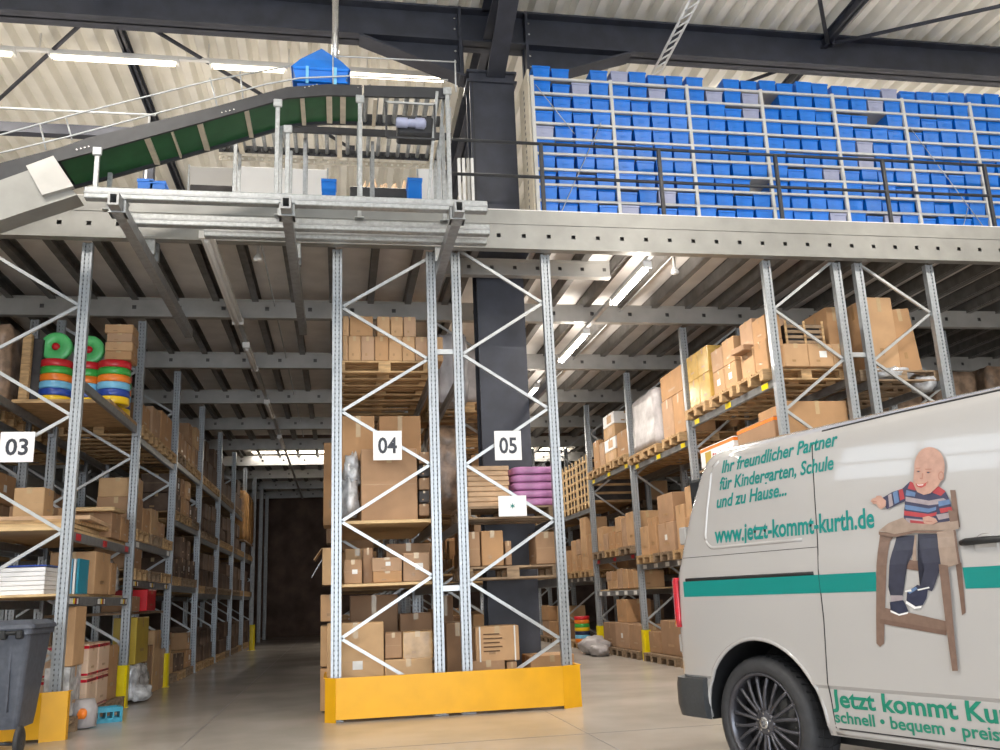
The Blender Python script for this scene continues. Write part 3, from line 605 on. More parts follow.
# stack of kraft sheets, pink sacks
X0, _ = onY(468, 500, 10.36); X1, _ = onY(510, 500, 10.36); e = empty('sheet_stack', ((X0+X1)/2, 10.6, 2.212)); tag(e, 'stack of pale flattened cardboard sheets beside the pink sacks', 'sheet stack')
for i in range(8):
    mb = MB(); w_ = (X1-X0)/2; dx = R.uniform(-.012, .012); mb.cbox(-w_+dx, -.24, i*.060, w_+dx, .24, i*.060+.055, .008, 'kraft'); mb.build('sheet_bundle', e)
X0, _ = onY(513, 500, 10.36); X1, _ = onY(564, 500, 10.36)
for i in range(5):
    mb = MB(); w_ = (X1-X0)/2; bm_m = 'pink'
    bm = bmesh.new(); bmesh.ops.create_uvsphere(bm, u_segments=20, v_segments=10, radius=1)
    for v in bm.verts:
        c = v.co; f = lambda t: math.copysign(abs(t)**.35, t); n = noise.noise(c*3+Vector((i*4, 0, 0)))*.02; v.co = Vector((f(c.x)*(w_*.98)+n, f(c.y)*.26+n, .048+f(c.z)*.048+n*.4))
    bm.verts.index_update(); mb.add([v.co.copy() for v in bm.verts], [[v.index for v in f.verts] for f in bm.faces], 'pink', True); bm.free()
    o = mb.build('sack', loc=((X0+X1)/2+R.uniform(-.01, .01), 10.64, 2.214+i*.093)); tag(o, 'flat pink plastic sack, %s from the bottom of its pile in rack 05' % ORD[i], 'sack', 'pink sacks in rack 05')
# top of rack 05
pallet(1.8, 12.75, 3.74, 'wooden pallet high up behind the column in rack 05', k=0); wrapped(1.40, 12.5, 3.9, 2.3, 13.0, 4.7, 'pale wrapped load high up behind the column in rack 05', seed=4)
wrapped(1.30, 11.9, 3.8, 1.72, 12.4, 4.75, 'pale wrapped load in the gap just left of the column', seed=9)
wrapped(1.22, 12.6, 2.4, 1.75, 13.2, 3.6, 'brown wrapped load in the shaded gap left of the column', m='wrapb', seed=5)
carton(1.1, 13.3, 3.8, 1.9, 13.9, 4.2, 'carton glimpsed between the inner posts at the top', ci=0, grp=g5)
# deeper bays of racks 04/05 so that the aisle side is closed
for k in (0, 1, 2, 3, 4):
    for (row, nm, lv) in ((XC, 'rack 04', LC), (XD, 'rack 05', LD)):
        for li, z in enumerate([0]+lv[k]):
            if k == 0: continue
            for j in range(3):
                slot(row, 0 if row is XC else 1, k, j, z, (2, 2 if z < 3 else 1, 1.0, .33+.1*R.random(), R.randrange(6), 1) if k < 4 else (1, 1, 1.0, .75, R.randrange(6), 0), ('middle rack aisle half' if row is XC else 'middle rack column half'), ['floor', 'lower', 'middle', 'upper'][li])
# ================= right-hand rack behind the van
rl = 'rack behind van'; gr = 'cartons in the rack behind the van'
def xc(ya, yb, za, zb, lb, depth=.5, off=0., ci=0, lab=False, m=None, detail=1):
    """carton on the aisle face of the rack behind the van"""
    return carton(5.36+off, ya, za, 5.36+off+depth, yb, zb, lb, ci=ci, lab=lab, face='x', m=m, detail=detail, grp=gr, fs=-1)
XRc = (XR[0]+XR[1])/2
def rp(y, z, lb, k=0): pallet(XRc-.02, y, z+.004, lb, k=k)
# bay 0 top
z = 3.72
for j, y in enumerate((10.72, 11.65, 12.60)): rp(y, z, '%s wooden pallet on the top level over the van, aisle side' % ORD[j])
z = 3.874
xc(10.36, 10.72, z, z+.40, 'carton nearest the first post on top of the rack over the van', ci=0, depth=.24); xc(10.74, 11.12, z, z+.40, 'second carton of the lower row on top over the van', ci=2)
xc(10.37, 10.73, z+.402, z+.73, 'carton stacked by the first post on top over the van', ci=0, off=.02, depth=.22); xc(10.75, 11.13, z+.402, z+.80, 'brown carton stacked second over the van, slightly higher', ci=5, off=.03)
for o in (carton(5.22, 10.78, z+.36, 5.75, 11.1, z+.44, 'flat dark board-like carton jutting out over the aisle on top', ci=3, grp=gr, detail=0),): o.rotation_euler.z = .1
xc(11.30, 11.68, z, z+.36, 'bottom near carton of the second pallet over the van', ci=2, lab=True); xc(11.70, 12.08, z, z+.36, 'bottom far carton of the second pallet over the van', ci=2, lab=True)
xc(11.30, 11.68, z+.362, z+.72, 'top near carton of the second pallet over the van', ci=2); xc(11.70, 12.08, z+.362, z+.68, 'top far carton of the second pallet over the van', ci=5)
for i, (ya, yb, za, zb2) in enumerate(((12.20, 12.60, 0, .44), (12.61, 13.02, 0, .44), (12.20, 12.60, .442, .84), (12.61, 13.02, .442, .84))):
    xc(ya, yb, z+za, z+zb2, '%s shrink-wrapped yellowish carton of the third pallet over the van' % ORD[i], m=CW[0])
for i in range(3): carton(5.95, 11.05+i*.7, z, 6.4, 11.7+i*.7, z+.5, 'carton on the inner half of the top level over the van, %s' % ORD[i], ci=i, grp=gr)
# front row seen through the first frame
for i, (a, b_) in enumerate(((783, 806.5), (807, 831), (831.5, 846))):
    X0, Z1 = onY(a, 341+i*1.5, 10.24); X1, _ = onY(b_, 341, 10.24)
    carton(X0, 10.24, 3.876, X1, 10.29+.3-.3+.35, 3.876+.30, '%s carton of the low front row on top over the van' % ORD[i], ci=2, lab=(i == 1), grp=gr)
X0, Z1 = onY(783, 314, 10.34); X1, Z0 = onY(825, 339, 10.34); e = empty('slatted_crate', ((X0+X1)/2, 10.55, 4.18)); tag(e, 'dark slatted crate on the low front cartons over the van', 'crate')
w_ = (X1-X0)/2; mb = MB(); mb.box(-w_, -.18, 0, w_, .18, .02, 'woodd'); mb.box(-w_+.03, -.15, .02, w_-.03, .15, Z1-Z0-.03, 'dark'); mb.build('contents', e)
for s in range(4):
    mb = MB(); mb.box(-w_, -.2, .03+s*.07, w_, -.18, .07+s*.07, 'woodd'); mb.build('slat', e)
for s in (-w_, w_-.03, -.015): mb = MB(); mb.box(s, -.21, 0, s+.03, -.2, Z1-Z0, 'wood'); mb.build('batten', e)
ycarton(786, 401, 850, 428, 10.3, .8, 'wide brown carton just above the van roof', zb=2.6, ci=0, grp=gr)
board(5.42, 10.26, 2.56, 6.32, 12.9, 2.6, 'shelf board under the wide carton above the van roof', m='woodd')
ycarton(825, 307, 846, 347, 10.75, .6, 'tall carton behind the low front row over the van', zb=3.88, ci=0, grp=gr)
# the rack behind (wall side)
for j, y in enumerate((10.7, 11.6, 12.5)): pallet(7.18, y, 3.704, 'wooden pallet on top of the wall side rack over the van, %s one' % ORD[j], k=1)
X0, _ = onY(868, 300, 10.4)
o = carton(6.84, 10.36, 3.86, 7.22, 11.0, 4.86, 'tallest plain carton over the van in the wall side rack', ci=2, grp=gr)
o = carton(7.25, 10.40, 3.86, 7.56, 11.0, 4.72, 'leaning plain carton beside the tallest one over the van', ci=0, grp=gr); o.rotation_euler.y = math.radians(-5)
mb = MB(); lump(mb, (7.05, 10.5, 3.83), (.42, .22, .09), 'foil', .35, 5, freq=3.0); lump(mb, (7.62, 10.5, 3.70), (.16, .2, .12), 'foil', .35, 6, freq=3.); tag(mb.build('plastic_bundle'), 'loose clear plastic film under the tallest carton over the van', 'plastic bundle')
for i, (x, y, h, mm) in enumerate(((8.9, 13.4, .9, 'wrapb'), (9.9, 13.3, 1.1, 'wrapb'), (8.2, 13.5, .8, 'wrapb'), (10.9, 13.3, 1.2, 'wrapb'))):
    wrapped(x, y, 3.5, x+.75, y+.8, 3.5+h, '%s brown wrapped load beyond the wall side rack, by its post' % ORD[i], m=mm, seed=i+20)
rack('galvanised pallet rack deep at the far end wall side beyond the van', (8.9, 10.0), 0, (0, 5.0), 3, [[3.45], [3.45], [3.45]], first=1)
board(8.0, 13.1, 3.44, 12.0, 15.9, 3.48, 'dark shelf floor under the brown wrapped loads', m='woodd')
# bay 1 top
z = 3.46
for j, y in enumerate((13.72, 14.80, 15.60)): rp(y, z, 'wooden pallet %s along the top level of the second bay behind van' % ORD[j])
z = 3.614
xc(13.28, 13.76, z, z+.66, 'tall near carton under the big one, second bay top', ci=0); xc(13.78, 14.28, z, z+.66, 'tall far carton under the big one, second bay top', ci=5)
xc(13.26, 14.25, z+.662, z+1.08, 'big carton lying across two tall ones, second bay top', ci=0, depth=.6)
wrapped(5.34, 14.5, z, 6.2, 15.85, z+1.0, 'tall pale grey wrapped load on the top level behind the van', seed=2)
# bay 2 top
z = 3.56
for j, y in enumerate((16.55, 17.45, 18.4)): rp(y, z, 'wooden pallet %s along the top level of the third bay behind van' % ORD[j])
z = 3.714
xc(16.2, 16.9, z, z+.5, 'small carton at the near end of the third bay top', ci=0)
for i in range(4):
    o = xc(17.0, 17.75, z+i*.25, z+i*.25+.245, 'white labelled carton, %s from the bottom of the pale stack, third bay top' % ORD[i], m=M['signw'] if i % 2 else CT[4])
    t = MB(); t.box(-.252, -.2, .05, -.2505, .1, .2, 'kraft'); t.build('printed_mark', o)
xc(17.8, 18.15, z, z+.5, 'small carton in the third bay top behind the pale stack', ci=5); xc(18.2, 18.6, z, z+.62, 'tall narrow carton at the far end of the third bay top', ci=0)
# bay 3 top : slatted crates
z = 3.0
for i in range(3):
    e = empty('slatted_crate', (XRc, 19.5+i*.95, z)); tag(e, 'tall wooden lattice crate in the fourth bay behind sign 05, %s one' % ORD[i], 'crate', 'lattice crates')
    mb = MB(); mb.box(-.5, -.4, .15, .5, .4, 1.1, 'dark'); mb.build('contents', e)
    for s in range(6): mb = MB(); mb.box(-.55, -.44, .1+s*.18, .55, .44, .15+s*.18, 'wood'); mb.build('slat', e)
    for s in range(4): mb = MB(); mb.box(-.56, -.45+s*.28, 0, -.54, -.40+s*.28, 1.15, 'woodl'); mb.build('batten', e)
# lower levels behind van
z = 1.66
for j, y in enumerate((13.65, 14.6, 15.5)): rp(y, z, 'wooden pallet %s on the middle level of the second bay behind van' % ORD[j], k=j % 2)
z = 1.814
for i, (ya, yb, h, ci) in enumerate(((13.22, 13.65, .95, 0), (13.67, 14.05, .70, 2), (14.2, 14.95, .95, 5), (15.05, 15.45, .62, 0), (15.47, 15.9, .5, 2))):
    if h > .8:
        xc(ya, yb, z, z+h*.5, 'lower carton of the %s stack on the middle level by the van tail' % ORD[i], ci=ci, lab=(i == 2)); xc(ya, yb-.02, z+h*.5+.002, z+h, 'upper carton of the %s stack on the middle level by the van tail' % ORD[i], ci=ci+2, off=.02)
    else: xc(ya, yb, z, z+h, '%s carton along the middle level by the van tail' % ORD[i], ci=ci)
z = 1.87
for j, y in enumerate((16.55, 17.5, 18.4)): rp(y, z, 'wooden pallet %s on the middle level of the third bay behind van' % ORD[j], k=(j+1) % 2)
z = 2.024
for i, (ya, yb, h, ci) in enumerate(((16.15, 16.7, .62, 2), (16.72, 17.0, .55, 5), (17.05, 17.45, .30, 0), (17.05, 17.4, .62, 2), (17.5, 17.9, .35, 0), (18.0, 18.3, .34, 5), (18.32, 18.7, .5, 2))):
    zz = z+(.302 if i == 3 else 0); xc(ya, yb, zz, (z+h) if i != 3 else z+.6, '%s carton on the middle level between the two yellow guards' % ORD[i], ci=ci)
z = 1.22; board(5.40, 16.15, 1.222, 6.3, 18.9, 1.25, 'pale shelf board between the two yellow post guards')
for i, (ya, yb, h) in enumerate(((16.2, 16.5, .30), (16.52, 16.8, .34), (16.82, 17.15, .36), (17.2, 17.5, .38), (17.55, 17.85, .16), (17.55, 17.85, .34), (17.9, 18.2, .17), (17.9, 18.25, .35))):
    zz = 1.252+(.165 if i in (5,) else (.175 if i == 7 else 0)); xc(ya, yb, zz, 1.252+h, '%s small carton on the shelf board between the yellow guards' % ORD[i], ci=[2, 0, 2, 5][i % 4])
z = 1.54
for j, y in enumerate((19.5, 20.4, 21.3)): rp(y, z, 'wooden pallet %s on the middle level of the fourth bay' % ORD[j])
z = 1.694
for i, (ya, yb, h, ci) in enumerate(((19.15, 19.55, .75, 0), (19.6, 20.1, 1.15, 2), (20.2, 20.55, .35, 0), (20.2, 20.55, .72, 5), (20.6, 21.0, .7, 2), (21.1, 21.6, .5, 0))):
    zz = z+(.36 if i == 3 else 0); xc(ya, yb, zz, z+h if i != 3 else z+.70, '%s carton on the middle level of the fourth bay behind sign 05' % ORD[i], ci=ci)
# floor level
for j, y in enumerate((13.7, 14.7, 15.5)): rp(y, -.004, 'wooden pallet %s on the floor beside the van tail' % ORD[j], k=1)
xc(13.4, 14.2, .15, .62, 'shaded carton on the floor pallet by the van bumper', ci=1); xc(14.3, 15.2, .15, .7, 'second shaded carton on the floor by the van tail', ci=3); xc(15.3, 15.85, .15, .5, 'low carton on the floor behind the nearer yellow guard', ci=1)
for j, y in enumerate((16.6, 17.5, 18.4)): rp(y, -.004, 'wooden pallet %s on the floor between the yellow guards' % ORD[j], k=1)
xc(16.1, 16.8, .15, .60, 'wide carton on the floor between the yellow guards, near one', ci=1, off=-.05); xc(16.85, 17.7, .15, .62, 'wide strapped carton on the floor between the yellow guards', ci=5, off=-.05, lab=True)
xc(17.0, 17.6, .625, 1.05, 'plump carton on top of the strapped one between the guards', ci=0, off=-.02); xc(17.8, 18.7, .15, .6, 'carton on the floor at the farther yellow guard', ci=3)
mb = MB(); lump(mb, (5.05, 18.3, .16), (.30, .35, .2), 'wrapw', .35, 12, freq=2.); lump(mb, (4.98, 17.75, .10), (.20, .3, .12), 'wrapw', .35, 13, freq=2.5); tag(mb.build('plastic_sack'), 'crumpled whitish sack slumped on the floor by the far yellow guard', 'sack')
for j, y in enumerate((19.6, 20.6, 21.4)): rp(y, -.004, 'wooden pallet %s on the floor beyond the farther yellow guard' % ORD[j], k=0)
def ringstack(cx, cy, z, r, cols, h, lb, hole=.5, grp=None):
    e = empty('reel_stack', (cx, cy, z)); tag(e, lb, 'reel stack', grp)
    for i, c in enumerate(cols):
        mb = MB(); mb.lathe([(r*hole, i*h), (r*.96, i*h), (r, i*h+h*.15), (r, i*h+h*.85), (r*.96, i*h+h-.002), (r*hole, i*h+h-.002)], c, 28, close=True); mb.build('ring', e)
ringstack(onY(583, 640, 20.2)[0], 20.2, .145, .17, ['orange', 'lblue', 'navy', 'dyel', 'green', 'orange', 'red'], .08, 'stack of coloured rings on the floor pallet beyond the far guard')
for k in (4, 5, 6):
    for li, z in enumerate([0, 1.5, 3.0]):
        for j in range(3): slot(XR, 0, k, j, z, (1, 2, 1., .38, R.randrange(6), 1), 'rack behind van', ['floor', 'middle', 'top'][li])
for k in (0, 1, 2, 3):
    for li, z in enumerate([0]+LS[k]):
        if k == 0 and li == 2: continue
        for j in range(3): slot(XS, 0, k, j, z, (1, 2, 1., .42, R.randrange(6), 1), 'wall side rack', ['floor', 'middle', 'top'][li])
fn = [o for o in COL.objects if o.get('label') == 'shaded carton on the floor pallet by the van bumper']
# white-topped printed cartons above the van tail
for i, (a, b_, t) in enumerate(((693, 748, 440), (742, 785, 428))):
    pass
o = carton(5.40, 11.7, 2.95, 5.9, 12.9, 3.25, 'white carton with an orange edge just above the van tail', m=M['signw'], grp=gr, detail=0)
t = MB(); t.box(-.252, -.602, .24, .252, .602, .285, 'orange'); t.build('printed_band', o)
t = MB(); t.box(-.253, .2, .03, -.251, .42, .22, 'ochre'); t.build('printed_picture', o)
me = txt_mesh('Für das Kind', .15, offset=.004)
for v in me.vertices: v.co = Vector((-.253, .15-v.co.x, .06+v.co.y))
me.materials.append(M['lampred']); q = bpy.data.objects.new('printed_text', me); COL.objects.link(q); q.parent = o
o = carton(5.42, 10.5, 3.0, 5.9, 11.6, 3.3, 'brown carton with an orange edge beside the white one over the van', ci=3, grp=gr, detail=0)
t = MB(); t.box(-.242, -.552, .24, .242, .552, .28, 'orange'); t.build('printed_band', o)
board(5.40, 10.3, 2.9, 6.32, 13.0, 2.94, 'dark shelf board under the orange edged cartons', m='woodd')
# ================= left-hand rack (sign 03)
gl = 'cartons in the rack under sign 03'
def lc(ya, yb, za, zb, lb, depth=.5, off=0., **k): return carton(-2.80-off-depth, ya, za, -2.80-off, yb, zb, lb, face='x', grp=gl, fs=1, **k)
XLc = (XL[0]+XL[1])/2
def lp(y, z, lb, k=0): pallet(XLc+.02, y, z+.004, lb, k=k)
z = 3.70
board(-3.92, 11.5, 3.704, -2.79, 13.05, 3.75, 'wooden shelf boards on the top level under the coloured reels', m='wood')
zt = 3.752
cols = ['dyel', 'dblue', 'lblue', 'orange', 'green', 'red']
def colr(px, Y): return onY(px, 380, Y)[0]
ringstack(colr(56, 11.86), 11.86, zt, .195, cols, .094, 'stack of six coloured reels below the left green disc', grp='stacks of coloured reels')
ringstack(colr(87, 12.0), 12.0, zt, .195, cols, .094, 'stack of coloured reels half hidden behind the front post', grp='stacks of coloured reels')
ringstack(colr(114, 11.9), 11.9, zt, .20, cols, .094, 'stack of coloured reels under the four small cartons', grp='stacks of coloured reels')
ringstack(-3.0, 12.6, zt, .20, cols, .094, 'stack of coloured reels at the back of the reel pallet', grp='stacks of coloured reels')
for (px, Y, lb) in ((57, 11.86, 'round green wrapped hose disc standing on the left reel stack'), (90, 12.0, 'round green wrapped hose disc behind the front post')):
    X, Z = onY(px, 343, Y); e = empty('hose_disc', (X, Y, zt+.566)); tag(e, lb, 'disc')
    T = Matrix.Translation((0, 0, .19)) @ Matrix.Rotation(math.radians(90), 4, 'X')
    mb = MB(); mb.lathe([(.05, -.04), (.17, -.045), (.19, -.03), (.19, .03), (.17, .045), (.05, .04)], 'lgreen', 32, T=T, close=True); mb.build('coil', e)
    mb = MB(); mb.lathe([(.045, -.03), (.045, .05)], 'red', 16, T=T); mb.build('core', e)
for i in range(4): carton(colr(103, 11.75)+.008*i*(-1)**i, 11.75, zt+.568+i*.118, colr(130, 11.75), 12.1, zt+.568+i*.118+.116, 'small flat carton on the reels, %s from the bottom' % ORD[i], ci=[0, 2, 5, 2][i], grp=gl, rz=[0, 2, -2, 1][i])
mb = MB(); mb.cbox(onY(19, 380, 11.6)[0], 11.6, zt, onY(28, 380, 11.6)[0], 11.7, zt+.86, .01, 'wood'); o = mb.build('timber_post'); o.rotation_euler.y = 0; tag(o, 'upright wooden post left of the coloured reels on top', 'timber')
wrapped(-4.6, 11.5, zt, -4.0, 12.3, zt+.95, 'brown film wrapped load at the top left picture edge', m='wrapb', seed=31)
mb = MB(); mb.cbox(onY(29, 380, 11.75)[0], 11.75, zt, onY(40, 380, 11.75)[0], 12.0, zt+.84, .01, 'dark'); tag(mb.build('dark_board'), 'dark upright board between timber post and reels', 'panel')
# middle level 2.05
board(-3.9, 10.2, 2.06, -2.85, 13.0, 2.10, 'pale board shelf in the rack under sign 03')
for i in range(3):
    mb = MB(); mb.cbox(-.5, -.62, 0, .5, .62, .045, .004, ['woodl', 'wood', 'kraft'][i]); o = mb.build('timber_board', loc=(-3.34+.05*i, 11.0+.1*i, 2.102+i*.05)); tag(o, 'loose timber board, %s from the bottom under sign 03' % ORD[i], 'board', 'loose timber boards'); o.rotation_euler.z = [.02, -.05, .06][i]
lc(12.0, 12.45, 2.102, 2.42, 'carton on the pale board shelf behind the timber boards', ci=1); lc(12.5, 12.95, 2.102, 2.40, 'second carton on the pale board shelf by the second post', ci=0)
mb = MB(); mb.cbox(-.24, -.55, 0, .24, .55, .05, .01, 'woodl'); o = mb.build('timber_board', loc=(-3.02, 12.3, 2.44)); o.rotation_euler = (.06, 0, .1); tag(o, 'splintered pale board leaning off the shelf at the second post', 'board')
for i, (x, y) in enumerate(((-3.8, 11.4), (-3.5, 12.2), (-3.85, 12.6), (-3.6, 10.9))): carton(x, y, 2.102 if i < 3 else 2.26, x+.32, y+.35, 2.45+.05*i, 'shaded carton behind the boards under sign 03, %s one' % ORD[i], ci=i+1, grp=gl)
# level 1.38
board(-3.9, 10.2, 1.385, -2.85, 13.0, 1.41, 'tan board under the white sheets beside the wheelie bin', m='woodl')
e = empty('sheet_stack', (-3.45, 10.55, 1.412)); tag(e, 'stack of white sheets on the shelf above the wheelie bin', 'sheet stack')
for i in range(6): mb = MB(); mb.cbox(-.42, -.25, i*.047, .42, .25, i*.047+.043, .004, 'signw'); mb.build('sheet_bundle', e)
mb = MB()
mb.box(-.43, -.26, .285, .43, .26, .30, 'dblue'); mb.build('cover', e)
for i in range(4):
    mb = MB(); mb.cbox(-.012, -.2, 0, .012, .2, .38, .003, ['signw', 'lblue', 'signw', 'sky'][i]); o = mb.build('folder', loc=(-2.95+.035*i, 11.0, 1.412)); tag(o, '%s upright panel beside the white sheet stack' % ['white', 'pale blue', 'second white', 'deep blue'][i], 'panel')
lc(11.35, 12.05, 1.412, 1.90, 'open-topped tan carton on the shelf by the blue panels', ci=2)
lc(12.1, 12.4, 1.412, 1.80, 'narrow carton by the foil bundle under sign 03', ci=0)
mb = MB(); lump(mb, (-2.98, 12.68, 1.62), (.14, .2, .24), 'foil', .4, 8, freq=3); tag(mb.build('plastic_bundle'), 'silvery foil bundle on the shelf at the second post', 'plastic bundle')
# floor level
for j, y in enumerate((10.75, 11.7, 12.55)): lp(y, -.004, 'wooden pallet %s on the floor under sign 03' % ORD[j], k=1)
mb = MB(); mb.cbox(-.09, -.22, 0, .09, .22, .62, .01, CT[2]); o = mb.build('carton', loc=(-2.88, 10.85, .66)); tag(o, 'upright ochre carton just behind the front post under sign 03', 'carton', gl)
carton(-3.05, 10.6, .15, -2.80, 11.05, .655, 'grey wrapped carton under the upright ochre one', m=M['foil'], grp=gl)
for i, (ya, yb) in enumerate(((11.15, 11.55), (11.6, 12.1))):
    for j in range(2): lc(ya, yb, .15+j*.36, .15+j*.36+.355, '%s red banded carton by the floor under sign 03, %s column' % (['lower', 'upper'][j], ['near', 'far'][i]), ci=4, m=M['pbox'], stripe='lampred', off=-.04)
lc(12.2, 12.75, .15, .80, 'brown carton between red banded cartons and yellow guard', ci=0); 
mb = MB(); mb.lathe([(.0, .0), (.07, .005), (.13, .02), (.14, .2), (.10, .3)], 'wrapw', 18); o = mb.build('paper_bag', loc=(-2.72, 10.95, 0)); tag(o, 'white paper bag standing on the floor at the yellow barrier end', 'bag')
mb = MB(); lump(mb, (-2.70, 10.80, .16), (.05, .03, .06), 'orange', .2, 3); o.name = 'paper_bag'; q = mb.build('printed_mark'); q.parent = o; q.matrix_parent_inverse = Matrix.Translation(o.location).inverted()
e = empty('blue_crate', (-2.62, 11.45, 0), rz=.35); e.scale = (.75, .75, .8); tag(e, 'small blue plastic crate lying on the floor under sign 03', 'crate')
mb = MB()
for s in (-1, 1): mb.box(-.22, s*.15-.01, 0, .22, s*.15+.01, .06, 'sky'); mb.box(-.22, s*.15-.01, .14, .22, s*.15+.01, .2, 'sky'); mb.box(s*.22-.01, -.15, 0, s*.22+.01, .15, .2, 'sky')
for i in range(5): mb.box(-.2+i*.1-.01, -.16, 0, -.2+i*.1+.01, .16, .2 if i in (0, 4) else .14, 'sky')
mb.box(-.22, -.15, 0, .22, .15, .012, 'sky'); mb.build('body', e)
# second bay
z = 1.62
for j, y in enumerate((13.6, 14.6, 15.5)): lp(y, z, 'wooden pallet %s on the middle level of the second bay, sign 03' % ORD[j], k=j % 2)
lc(13.25, 13.85, 1.774, 2.10, 'carton with label strip on the second bay middle level, sign 03', ci=1)
z = 2.15
for j, y in enumerate((13.6, 14.6, 15.5)): lp(y, z, 'wooden pallet %s on the upper level of the second bay, sign 03' % ORD[j], k=j % 2)
for i, (ya, yb, za, zb2, ci) in enumerate(((13.22, 13.75, 2.304, 2.75, 1), (13.25, 13.7, 2.753, 3.02, 4), (13.8, 14.3, 2.304, 2.65, 0), (14.4, 14.9, 2.304, 2.7, 4), (15.0, 15.5, 2.304, 2.55, 1))): lc(ya, yb, za, zb2, '%s carton on the upper level of the second bay, sign 03' % ORD[i], ci=ci)
carton(-3.2, 14.0, 1.20, -2.72, 14.6, 1.50, 'bright red box with white label in the second bay, sign 03', m=M['red'], lab=True, face='y', grp=gl)
board(-3.9, 13.15, 1.16, -2.85, 16.0, 1.195, 'dark shelf board under the bright red box', m='woodd')
carton(-3.2, 13.4, 1.20, -2.80, 13.9, 1.40, 'flat carton before the bright red box', ci=1, grp=gl)
carton(-3.05, 13.5, .50, -2.74, 14.3, 1.12, 'ochre yellow box standing above wrapped goods past the guard', m=M['ochre'], grp=gl)
mb = MB(); wrapbox(mb, -3.3, 13.4, .05, -2.70, 14.3, .49, 'foil', 33, amp=.05); lump(mb, (-2.66, 13.6, .12), (.14, .2, .12), 'foil', .4, 44); tag(mb.build('wrapped_load'), 'silver film wrapped goods on the floor under the ochre box', 'wrapped load')
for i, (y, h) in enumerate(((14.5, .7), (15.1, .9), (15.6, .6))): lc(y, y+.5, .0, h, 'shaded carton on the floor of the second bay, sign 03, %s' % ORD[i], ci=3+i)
# top of second bay onward
for j, y in enumerate((13.6, 14.6, 15.5)): lp(y, 3.6, 'wooden pallet %s on the top level of the second bay, sign 03' % ORD[j], k=0)
lc(13.3, 13.9, 3.754, 4.10, 'brown carton on top just past the reels', ci=0); lc(14.1, 14.7, 3.754, 4.22, 'tall brown carton on top of the second bay, sign 03', ci=5, depth=.8); lc(14.8, 15.7, 3.754, 4.30, 'large brown carton on top of the second bay, sign 03', ci=0, depth=.8)
for k in range(2, 7):
    for li, z in enumerate([0]+LL[k]):
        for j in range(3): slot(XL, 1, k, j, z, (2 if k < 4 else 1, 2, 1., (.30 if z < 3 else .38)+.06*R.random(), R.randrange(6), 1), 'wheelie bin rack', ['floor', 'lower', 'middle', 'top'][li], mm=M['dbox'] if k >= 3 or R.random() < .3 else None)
for k in range(2):
    for li, z in enumerate([0]+LB[k]):
        for j in range(3): slot((-5.35, -4.25), 1, k, j, z, (1, 2, 1., .40, R.randrange(6), 1), 'outermost rack behind wheelie bin', ['floor', 'middle', 'top'][li])
for i in range(3): wrapped(-3.15, 27.2+i*.95, 3.1-.0*i, -2.72, 28.0+i*.95, 4.5, 'orange brown wrapped load hanging lit far down aisle 03, %s' % ORD[i], m=CW[1], seed=50+i)
board(-3.9, 27.1, 3.05, -2.72, 30.0, 3.09, 'board carrying the lit wrapped loads far down aisle 03', m='woodd')
for k, (x, y) in enumerate(((-2.75, 30.3), (-2.75, 33.0), (-2.75, 35.5))):
    mb = MB(); mb.box(x-.06, y, 0, x+.06, y+.1, 5.3, 'galv2'); tag(mb.build('support_post'), 'slender grey support post far down aisle 03, %s' % ORD[k], 'post')
# ================================================================== UPPER LEVEL: blue bin shelving, handrail, conveyor
BX = [2.54+1.105*k for k in range(8)]; BY = 10.62; BZ0 = 5.82; ST = .2237; NL = 10; ZR0 = 8.007
e = empty('bin_shelving', (BX[0], BY, BZ0)); tag(e, 'pale steel shelving full of blue bins on the mezzanine', 'shelving')
for k, x in enumerate(BX):
    for y in (0, .62):
        mb = MB(); mb.box(x-BX[0]-.022, y, 0, x-BX[0]+.022, y+.04, ZR0-BZ0+.03, 'railw'); mb.build('post', e)
for l in range(NL):
    z = ZR0-BZ0-l*ST
    mb = MB(); mb.box(0, .04, z-.012, BX[-1]-BX[0], .62, z-.004, 'zinc'); mb.build('shelf', e)
    for k in range(7):
        mb = MB(); mb.box(BX[k]-BX[0]+.022, -.004, z-.022, BX[k+1]-BX[0]-.022, .03, z+.008, 'railw'); mb.build('rail', e)
mb = MB(); mb.box(-.05, .05, 0, -.024, .62, ZR0-BZ0+.15, 'cream')
for i in range(24): mb.box(-.054, .30, .05+i*.09, -.05, .34, .09+i*.09, 'joist')
mb.build('end_panel', e)
def wire(a, b_):
    a, b_ = [(p[0]*.948, 1.2+(p[1]-1.2)*.948) for p in (a, b_)]; mb = MB(); mb.tube([(a[0]-BX[0], -.02, a[1]-BZ0), (b_[0]-BX[0], -.02, b_[1]-BZ0)], .006, 'brace', 5); mb.build('bracing_wire', e)
wire((2.72, 8.25), (3.25, 7.5)); wire((2.8, 5.9), (3.65, 7.7)); wire((8.55, 7.9), (9.75, 5.9)); wire((9.0, 5.9), (9.3, 6.6))
